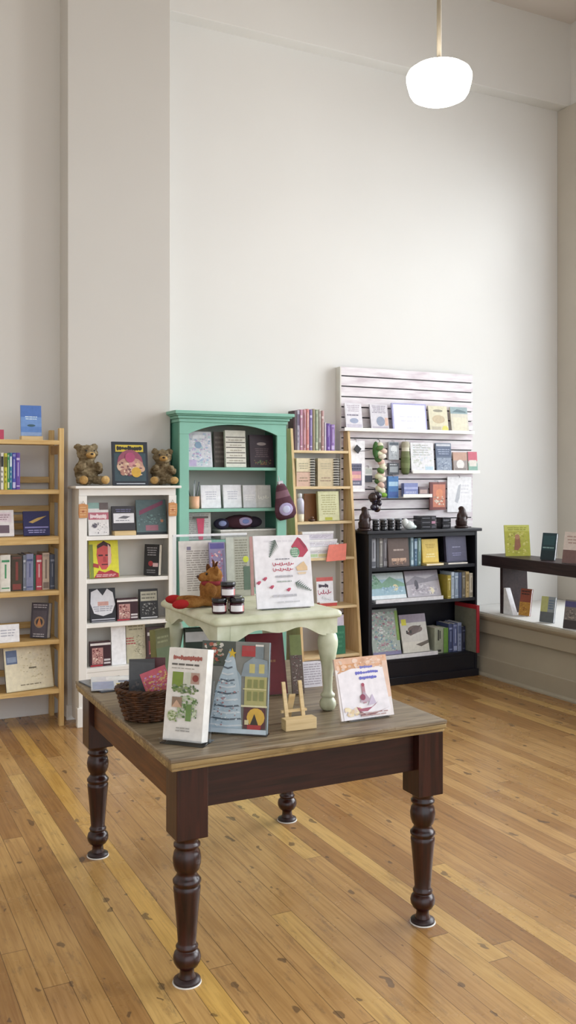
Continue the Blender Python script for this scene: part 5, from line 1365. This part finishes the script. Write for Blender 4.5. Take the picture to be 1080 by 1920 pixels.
# sign
def a_sign(a):
    a.rect(0, 0, 1, 1, '#eeecef')
    a.lines(.18, .89, .7, .95, 1, '#e0dde2')
    a.fern(.38, .93, -.12, -.24, '#56655a', 10, .09)
    a.poly([(.66, .84), (.78, .97), (.83, .95), (.93, .84), (.96, .78), (.86, .69), (.78, .69)], '#b8455a').poly([(.78, .95), (.83, .95), (.93, .84), (.9, .8)], '#9c3a4c').disc(.72, .76, .085, '#6f9a7c').lines(.66, .7, .79, .82, 4, '#cfe0d0')
    a.lines(.36, .655, .62, .685, 1, '#8f8d95', center=True)
    a.script(.32, .575, .68, .625, '#c04a5f', 9, .009).script(.32, .5, .66, .55, '#c04a5f', 8, .009)
    a.lines(.34, .4, .66, .46, 1, '#b4b2b8', center=True).lines(.34, .34, .66, .38, 1, '#a8b0aa', center=True)
    a.poly([(.72, .55), (.86, .63), (.92, .55), (.92, .5), (.74, .5)], '#e2c49a').poly([(.74, .48), (.9, .48), (.88, .45), (.76, .45)], '#e8d2b4')
    a.fern(.7, .33, .28, -.12, '#5f6f64', 9, .07)
    for u, v in ((.16, .4), (.05, .35), (.27, .285), (.56, .24)):
        a.poly([(u - .045, v), (u, v + .03), (u + .03, v), (u, v - .025)], '#b04a62').disc(u + .02, v + .015, .018, '#c9566c')
    a.lines(.22, .13, .75, .2, 1, '#bdbbc2', center=True).lines(.3, .06, .8, .1, 1, '#cfcdd2', center=True)
SGY = 3.128
acr_stand('clear stand behind the white holiday sign on the small green table', 1.555, SGY, SZ, .2, .2, -4, 10, lip=.006, dep=.012)
book_at('white holiday sign with red script and a red hat picture on the small green table', 1.555, SGY - .001, SZ + .0036, .236, .278, .006, '#e9e6e9', a_sign, yaw=-4, lean=10, name='holiday_sign', cat='sign', pages=False)
# jars
def jar(label, x, y, z, acc):
    r_ = thing('jam_jar', label, 'jar', (x, y, z + .0005), (0, 0, R(-18)), 'black lidded jars on the small green table')
    MB().lathe([(.024, 0), (.027, .003), (.0275, .006), (.0275, .036), (.025, .0405)], n=26, col=lin('#3a1420')).build('glass', 'gloss', r_)
    m = MB(); n_ = 14
    for k in range(n_):
        a0, a1 = R(-150 + 120 * k / n_), R(-150 + 120 * (k + 1) / n_)
        r0 = .0281
        m.face([(r0 * math.cos(a0), r0 * math.sin(a0), .009), (r0 * math.cos(a1), r0 * math.sin(a1), .009), (r0 * math.cos(a1), r0 * math.sin(a1), .031), (r0 * math.cos(a0), r0 * math.sin(a0), .031)], lin('#e9e7ea') if k < n_ - 2 else lin(acc))
    m.build('label_band', 'print', r_, fix=False)
    MB().lathe([(.0278, .041), (.0285, .043), (.0285, .0555), (.027, .0575)], n=26, col=lin('#17161a')).build('lid', 'gloss', r_)
jar('black lidded jar, left one of the front pair on the green table', 1.283, 3.135, SZ, '#d98a86')
jar('black lidded jar, right one of the front pair on the green table', 1.343, 3.11, SZ, '#d98a86')
jar('black lidded jar stacked on top of the others on the green table', 1.318, 3.135, SZ + .0585, '#d98a86')
jar('black lidded jar standing behind the front pair on the green table', 1.36, 3.172, SZ, '#d98a86')
# plush toy with red feet
pl = thing('plush_reindeer', 'brown plush reindeer with red feet lying on the small green table', 'soft toy', (1.325, 3.33, SZ + .001), (0, 0, R(-100)))
m = MB()   # faces -Y locally
m.ell((0, .01, .055), (.05, .052, .056)); m.ell((0, -.01, .02), (.055, .06, .02))
m.ell((.012, .012, .12), (.036, .034, .034)); m.ell((.008, -.024, .113), (.022, .028, .02))
for sx in (-1, 1):
    m.ell((sx * .045, -.075, .02), (.02, .07, .019), rot=(0, 0, R(sx * 22)))
    m.ell((sx * .052, -.01, .07), (.018, .024, .035), rot=(0, R(sx * -30), 0))
o = m.build('body', 'fur_brown', pl)
rm = o.modifiers.new('remesh', 'REMESH'); rm.mode = 'VOXEL'; rm.voxel_size = .0035; rm.use_smooth_shade = True
sm = o.modifiers.new('smooth', 'SMOOTH'); sm.iterations = 4
for sx in (-1, 1):
    MB().ell((sx * .074, -.13, .021), (.021, .036, .018), lin('#a82c2c'), rot=(0, 0, R(sx * 22))).build('foot', 'cloth', pl)
MB().ell((-.035, .004, .128), (.014, .012, .036), rot=(R(8), R(-26), 0)).build('ear', 'fur_dark', pl)
MB().ell((.052, .014, .14), (.012, .01, .026), rot=(R(8), R(40), 0)).build('ear', 'fur_brown', pl)
for sx in (-1, 1):
    MB().tube([(.012 + sx * .014, .014, .145), (.012 + sx * .026, .016, .168), (.012 + sx * .042, .016, .176)], [.006, .005, .003], lin('#5c3a24')).build('antler', 'cloth', pl)
    MB().ell((.01 + sx * .017, -.02, .128), (.004, .004, .005), lin('#120d0b')).build('eye', 'gloss', pl)
MB().ell((.008, -.051, .117), (.008, .006, .006), lin('#3a1c18')).build('nose', 'gloss', pl)
sc_ = MB(); sc_.tube([(.012 + .036 * math.cos(t_ * PI / 8), .004 + .034 * math.sin(t_ * PI / 8), .092) for t_ in range(16)], .009, lin('#8f3a3c'), closed=True)
sc_.build('scarf', 'cloth', pl)
# papers standing behind on the small table
G = 'papers standing at the back of the small green table'
def a_news(a): a.rect(0, 0, 1, 1, '#d8d2cb').rect(.15, .86, .95, .96, '#cfc8c1').lines(.22, .12, .95, .84, 18, '#9f978f', ragged=.12).rect(.24, .84, .36, .9, '#7a7288')
book_px('beige printed leaflet at the left end of the papers on the small green table', (338, 1015, 400, 1122), 3.57, SZ, '#d8d2cb', a_news, t=.004, lean=5, group=G, name='leaflet', cat='leaflet', pages=False)
def a_pinkm(a):
    a.rect(0, 0, 1, 1, '#8d84a4').rect(.06, .88, .94, .98, '#5d5490').mottle(.05, .05, .85, .85, ['#c98a9c', '#b8586e', '#d9b4b8', '#a86a84', '#e0c4c0'], 30, .06, .13).rect(.86, .05, .97, .86, '#7f7a94')
book_px('pink and violet illustrated magazine among the papers on the small green table', (396, 1018, 426, 1122), 3.53, SZ, '#7a7098', a_pinkm, t=.006, lean=7, group=G, name='magazine', cat='magazine', pages=False)
def a_gtx(a): a.rect(0, 0, 1, 1, '#b3b3a4').rect(0, 0, .28, 1, '#c3c6ba').lines(.32, .1, .8, .97, 20, '#8b8a7a', ragged=.1).disc(.72, .62, .11, '#c9d447').rect(.62, .1, .86, .5, '#5f7362').rect(.88, .0, 1, 1, '#b98f8a')
book_px('grey-green text leaflet with a yellow-green sticker beside the holiday sign on the small green table', (427, 1012, 477, 1122), 3.55, SZ, '#b3b3a4', a_gtx, t=.004, lean=5, group=G, name='leaflet', cat='leaflet', pages=False)
X0, _ = U(337, 3.52); X1, _ = U(478, 3.52)
o = thing('leaflet_rack', 'clear leaflet rack with a white top rail at the back of the small green table', 'rack', ((X0 + X1) / 2, 3.6, SZ + .0004))
w = X1 - X0
MB().box(-w / 2, w / 2, .006, .009, 0, .255).build('back_sheet', 'acrylic', o)
MB().box(-w / 2, w / 2, .003, .012, .2555, .265, lin('#efeff0')).build('rail', 'print', o, bevel=.001)

# ================================================================== THINGS ON THE BIG TABLE
G = 'books on the big table'
# white book in a clear stand, near left
def a_bot(a):
    a.rect(0, 0, 1, 1, '#e8e6e0')
    a.letters(.12, .865, .86, .925, 10, '#a8645a')
    a.lines(.1, .8, .82, .845, 1, '#6a6864', ragged=.05).lines(.1, .77, .7, .79, 1, '#a6a29a', ragged=.05)
    a.rect(.14, .58, .42, .74, '#7d9440').rect(.46, .6, .62, .74, '#cfd4c4').rect(.62, .62, .84, .74, '#b59a8c').disc(.74, .68, .08, '#8f4a42')
    a.mottle(.12, .5, .86, .62, ['#5f7a44', '#4d6a44', '#8a9a6a', '#7d8a6c'], 14, .05, .1)
    a.mottle(.3, .24, .86, .5, ['#7d9a6a', '#a9b894', '#5d7d4a', '#c3cdb4'], 26, .05, .1)
    a.rect(.18, .36, .44, .47, '#8f7a68').poly([(.18, .36), (.44, .36), (.3, .44)], '#c9a88f').disc(.2, .27, .12, '#b9c2a0').mottle(.08, .2, .36, .32, ['#8fa06a', '#cdd3bb', '#6f8a4f'], 8, .04, .07)
    a.rect(.56, .22, .7, .4, '#6f8f52').lines(.3, .1, .72, .155, 2, '#a9a7a2', center=True)
yw = -46
bx, by = (.993 + 1.0917) / 2, (2.927 + 2.824) / 2
acr_stand('clear acrylic stand under the white botanical book at the near left of the table', bx, by, TZ, .16, .2, yw, 10, lip=.02, dep=.056, back=.03)
book_at('thick white book with green botanical pictures in a clear stand on the table', bx, by, TZ + .0035, .143, .305, .05, '#e8e6e0', a_bot, yaw=yw, lean=10, group=G, hard=False, spine='#dedcd6', pagecol='#e4e2dc')
# big picture book with house and tree
def a_house(a):
    a.rect(0, 0, 1, 1, '#858781').rect(0, .72, .5, 1, '#4d534c')
    a.mottle(0, .74, .34, 1, ['#5f6f4d', '#b8aa9a', '#a85a48', '#d6d2c8', '#3f4a3a'], 16, .03, .07)
    a.poly([(.36, .0), (.36, .8), (.42, .92), (.5, .72), (.6, .62), (.62, 0)], '#9fb4c0')
    a.poly([(.14, .03), (.24, .5), (.36, .78), (.46, .88), (.5, .8), (.58, .5), (.64, .03)], '#b9ccd6')
    for k in range(11):
        v = .08 + .07 * k; wd = .25 * (1 - k / 12.5)
        a.poly([(.4 - wd, v), (.4, v - .018), (.4 + wd, v), (.4 + wd * .9, v + .016), (.4, v + .0), (.4 - wd * .9, v + .016)], '#5f6a74' if k % 2 else '#d9e2e6')
    a.mottle(.2, .06, .58, .6, ['#c9d6dc', '#8398a4', '#b08a8c', '#e3eaec'], 22, .018, .035)
    a.poly([(.455, .93), (.48, .885), (.52, .88), (.49, .86), (.5, .82), (.46, .845), (.42, .82), (.43, .86), (.4, .885), (.44, .89)], '#d6b52e')
    a.rect(.66, .3, .98, .62, '#b9b578').poly([(.6, .62), (.64, .76), (.78, .84), (.98, .8), (1, .62)], '#8f9ea6').rect(.72, .66, .8, .76, '#c9c07a').rect(.86, .66, .94, .76, '#c9c07a')
    a.rect(.8, .82, .92, .96, '#7d8a90').rect(.6, .84, .8, .9, '#b03a3c').rect(.6, .9, .8, .96, '#a84446').rect(.8, .955, .92, .975, '#e9e6e0')
    for u in (.7, .79, .88):
        a.rect(u, .5, u + .06, .59, '#8a8f58').rect(u, .36, u + .06, .46, '#8a8f58')
    a.rect(.64, .48, .98, .49, '#ddd8a4').rect(.62, .29, 1, .31, '#e0dcb4').rect(.66, .06, .98, .29, '#5a3436')
    a.disc(.84, .18, .13, '#d9b04a').poly([(.74, .06), (.82, .22), (.9, .06)], '#3a3028').rect(.72, .05, .92, .1, '#a83a3c').rect(.68, .1, .74, .15, '#d9cfa4').rect(0, 0, 1, .05, '#c3d3dc').rect(.0, .05, .14, .5, '#93a6b2')
ph = -38.6
dx, dy = math.cos(R(ph)), math.sin(R(ph))
wpb = .245
px_, py_ = 1.339 - dx * wpb / 2, 2.842 - dy * wpb / 2
acr_stand('clear acrylic stand holding the blue picture book with the house and tree on the table', px_, py_, TZ, .25, .31, ph, 9, lip=.012, dep=.014, back=.02)
book_at('big pale blue picture book with a snowy tree and yellow house on the table', px_, py_, TZ + .0035, wpb, .312, .012, '#a9bcc6', a_house, yaw=ph, lean=9, group=G, mat='gloss')
# empty easel
ea = stand_at('small empty wooden easel stand on the front of the table', 1.482, 2.858, TZ, .12, .042, .04, .155, lean=15, yaw=-3, name='easel_stand')
MB().box(-.05, .05, .062, .074, .05, .058).build('cross_bar', 'light_wood', ea)
m = MB(); m.prism([(.125, 0), (.133, 0), (.083, .11), (.077, .11)], 0, -.012, .012); m.build('back_leg', 'light_wood', ea)
# peach picture book
def a_peach(a):
    a.rect(0, 0, 1, 1, '#ece4e0').rect(0, .82, 1, 1, '#e0b494').rect(.08, .78, .5, .9, '#d39a66').mottle(0, .72, 1, 1, ['#e3bfa4', '#e8cdb9', '#d9a884'], 16, .05, .1).rect(.9, .3, 1, .9, '#e8c8b2').poly([(.05, .0), (.03, .75), (.3, .82), (.9, .8), (.95, .1), (.6, 0)], '#efeaec')
    a.letters(.46, .8, .72, .85, 5, '#7a7cc4').letters(.36, .71, .8, .77, 7, '#6a6cc0').letters(.42, .62, .76, .68, 6, '#6a6cc0')
    a.mottle(.05, .03, .4, .22, ['#e8d9b4', '#dcc49a', '#e3cfc0'], 8, .05, .09)
    a.poly([(.3, .2), (.38, .16), (.6, .17), (.72, .25), (.66, .2), (.5, .11), (.34, .12)], '#a85a6c').rect(.44, .24, .5, .52, '#b4838c').disc(.47, .54, .03, '#a84a5c').poly([(.38, .26), (.47, .44), (.6, .26)], '#b9a3b0').disc(.44, .34, .05, '#8f3a54').poly([(.52, .2), (.62, .38), (.68, .22)], '#c9bccf').poly([(.34, .14), (.46, .06), (.78, .1), (.92, .14), (.6, .04), (.36, .05)], '#8a5a5c').lines(.3, .02, .9, .1, 2, '#b99a94', center=True)
acr_stand('clear acrylic stand behind the peach and white book at the right of the table', 1.772, 2.876, TZ, .17, .17, 0, 15, lip=.008, dep=.012)
book_at('peach and white picture book with blue lettering at the right of the table', 1.767, 2.883 - .01, TZ + .0035, .226, .223, .010, '#ecdfd6', a_peach, yaw=0, lean=15.5, group=G, mat='gloss')
# basket
bk_ = thing('wicker_basket', 'dark brown wicker basket of books at the left of the table', 'basket', (1.055, 3.26, TZ + .0005))
rb, rt, hb2 = .075, .108, .115
def brad(z): return rb + (rt - rb) * (z / hb2) ** .8
m = MB(); nst = 24; rows = 13
for j in range(rows):
    z = .008 + (hb2 - .016) * j / (rows - 1)
    pts = []
    for k in range(nst * 4):
        a_ = 2 * PI * k / (nst * 4)
        r0 = brad(z) + .0035 * math.cos(a_ * nst / 2 + PI * j)
        pts.append((r0 * 1.12 * math.cos(a_), r0 * math.sin(a_), z + .0008 * math.sin(a_ * 7 + j)))
    m.tube(pts, .0052, closed=True, n=6)
m.build('weave', 'wicker', bk_)
m = MB()
for k in range(nst):
    a_ = 2 * PI * k / nst
    m.tube([((brad(z)) * 1.12 * math.cos(a_), brad(z) * math.sin(a_), z) for z in (.003, .04, .08, hb2)], .0028, n=5)
m.build('stakes', 'wicker', bk_)
m = MB()
for sh in (0, PI):
    pts = []
    for k in range(96):
        a_ = 2 * PI * k / 96
        pts.append(((rt + .004 * math.cos(a_ * 14 + sh)) * 1.12 * math.cos(a_), (rt + .004 * math.cos(a_ * 14 + sh)) * math.sin(a_), hb2 + .004 * math.sin(a_ * 14 + sh)))
    m.tube(pts, .006, closed=True, n=6)
m.build('rim', 'wicker', bk_)
MB().lathe([(rb - .004, .002), (rb - .004, .008)], n=24).build('base', 'wicker', bk_)
def a_bk1(a): a.rect(0, 0, 1, 1, '#4a4c4e').poly([(.0, .5), (1, .62), (1, .9), (0, .95)], '#54575a').rect(.62, .1, .98, .62, '#3f5578').mottle(.05, .05, .6, .5, ['#3d3f44', '#5f5a58'], 8, .08, .14)
book_at('charcoal and blue magazine standing in the wicker basket', 1.03, 3.275, TZ + .055, .095, .16, .006, '#4a4c4e', a_bk1, yaw=-20, lean=4, group='books in the wicker basket', name='magazine', cat='magazine', pages=False)
def a_bk2(a): a.rect(0, 0, 1, 1, '#6a4448').rect(.1, .72, .9, .8, '#d9d6d8').rect(.2, .4, .8, .6, '#a83a44').lines(.1, .1, .9, .3, 2, '#b9a8a6')
book_at('dark red and white booklet standing in the wicker basket', 1.085, 3.29, TZ + .012, .075, .2, .006, '#6a4448', a_bk2, yaw=-26, lean=5, group='books in the wicker basket', name='booklet', cat='booklet', pages=False)
def a_bk3(a): a.rect(0, 0, 1, 1, '#d4697a').mottle(0, 0, 1, .9, ['#e0a860', '#d9848f', '#e3c07a', '#c4566a', '#cf9ad0', '#e8b98f'], 44, .05, .11)
m_ = book_at('pink and orange patterned booklet leaning out of the wicker basket', 1.095, 3.222, TZ + .065, .1, .12, .006, '#d4697a', a_bk3, yaw=-38, lean=24, group='books in the wicker basket', name='booklet', cat='booklet', pages=False)
m_.rotation_euler = (R(-6), R(-22), R(-30))
# magazines flat at the back left corner
for k, (x, y, yaw, c_, words, nm) in enumerate(((1.075, 3.86, 8, '#5f6670', 'grey magazine lying flat at the back left corner of the table, under another', 0), (1.085, 3.85, -14, '#d3d6dc', 'white and blue magazine lying on a grey one at the back left table corner', 1))):
    r_ = thing('magazine', words, 'magazine', (x, y, TZ + .0005 + .0055 * k), (0, 0, R(yaw)), 'magazines lying on the big table')
    m = MB().box(-.095, .095, -.125, .125, 0, .005, lin(c_))
    if k:
        for q, (u0, v0, u1, v1, cc) in enumerate(((-.09, -.12, .0, .02, '#8f9fc0'), (.01, -.1, .09, -.02, '#c9b868'), (-.03, .04, .09, .11, '#eceef0'), (.02, -.0, .08, .03, '#5f6f8f'))):
            m.face([(u0, v0, .0053), (u1, v0, .0053), (u1, v1, .0053), (u0, v1, .0053)], lin(cc))
    m.build('cover', 'gloss', r_)
# tall olive book behind the basket
def a_ol(a): a.rect(0, 0, 1, 1, '#7a7a48').rect(.0, .4, 1, .75, '#6a7a4a').lines(.1, .8, .9, .92, 2, '#a9a97a').mottle(.1, .1, .9, .4, ['#8f7a5a', '#a89478', '#5d5f3d'], 10, .07, .13)
book_at('tall olive green book standing behind the wicker basket on the table', 1.185, 3.44, TZ, .085, .29, .03, '#7a7a48', a_ol, yaw=30, lean=5, group=G)
# under the small table
def a_red(a): a.rect(0, 0, 1, 1, '#5f1620').rect(.06, .04, .94, .96, '#66181f').disc(.5, .7, .12, '#4d2a20').lines(.25, .5, .75, .58, 1, '#8a5a3a', center=True)
book_at('dark red hardback leaning back under the small green table', 1.595, 3.36, TZ, .16, .25, .02, '#5f1620', a_red, yaw=-8, lean=17, group=G)
def a_orn(a): a.rect(0, 0, 1, 1, '#6a5a52').rect(0, .65, 1, 1, '#7f8a52').mottle(.05, .03, .95, .66, ['#9a8a84', '#5a3a3c', '#b9aca4', '#7a4a4a'], 30, .06, .11)
book_at('slim green-topped book beside the dark red hardback under the small green table', 1.715, 3.33, TZ, .05, .24, .016, '#6a5a52', a_orn, yaw=-12, lean=16, group=G)
def a_mw(a): a.lines(.03, .08, .97, .95, 9, '#b7aeb8', ragged=.08)
book_at('pack of white cards standing right of the ornate book on the table', 1.825, 3.41, TZ, .085, .105, .03, '#e6e2e8', a_mw, yaw=-4, lean=8, name='card_pack', cat='cards', pages=False)
def a_xm(a): a.rect(0, 0, 1, 1, '#3d4a40').rect(.0, .8, 1, .95, '#e3e3e3').rect(0, .62, 1, .7, '#23262a').mottle(.05, .2, .95, .6, ['#b8455a', '#3f6a4d', '#c9566c', '#dcd6cf'], 14, .07, .12)
book_at('festive dark green and red box standing under the small green table at the left', 1.36, 3.5, TZ, .14, .27, .05, '#3d4a40', a_xm, yaw=-10, lean=3, name='gift_box', cat='box', pages=False)
def a_grn2(a): a.rect(0, 0, 1, 1, '#5f7f74').lines(.1, .2, .9, .8, 6, '#86a398')
book_at('grey-teal book standing behind the festive box under the small green table', 1.5, 3.52, TZ, .12, .24, .02, '#5f7f74', a_grn2, yaw=-6, lean=5, group=G)
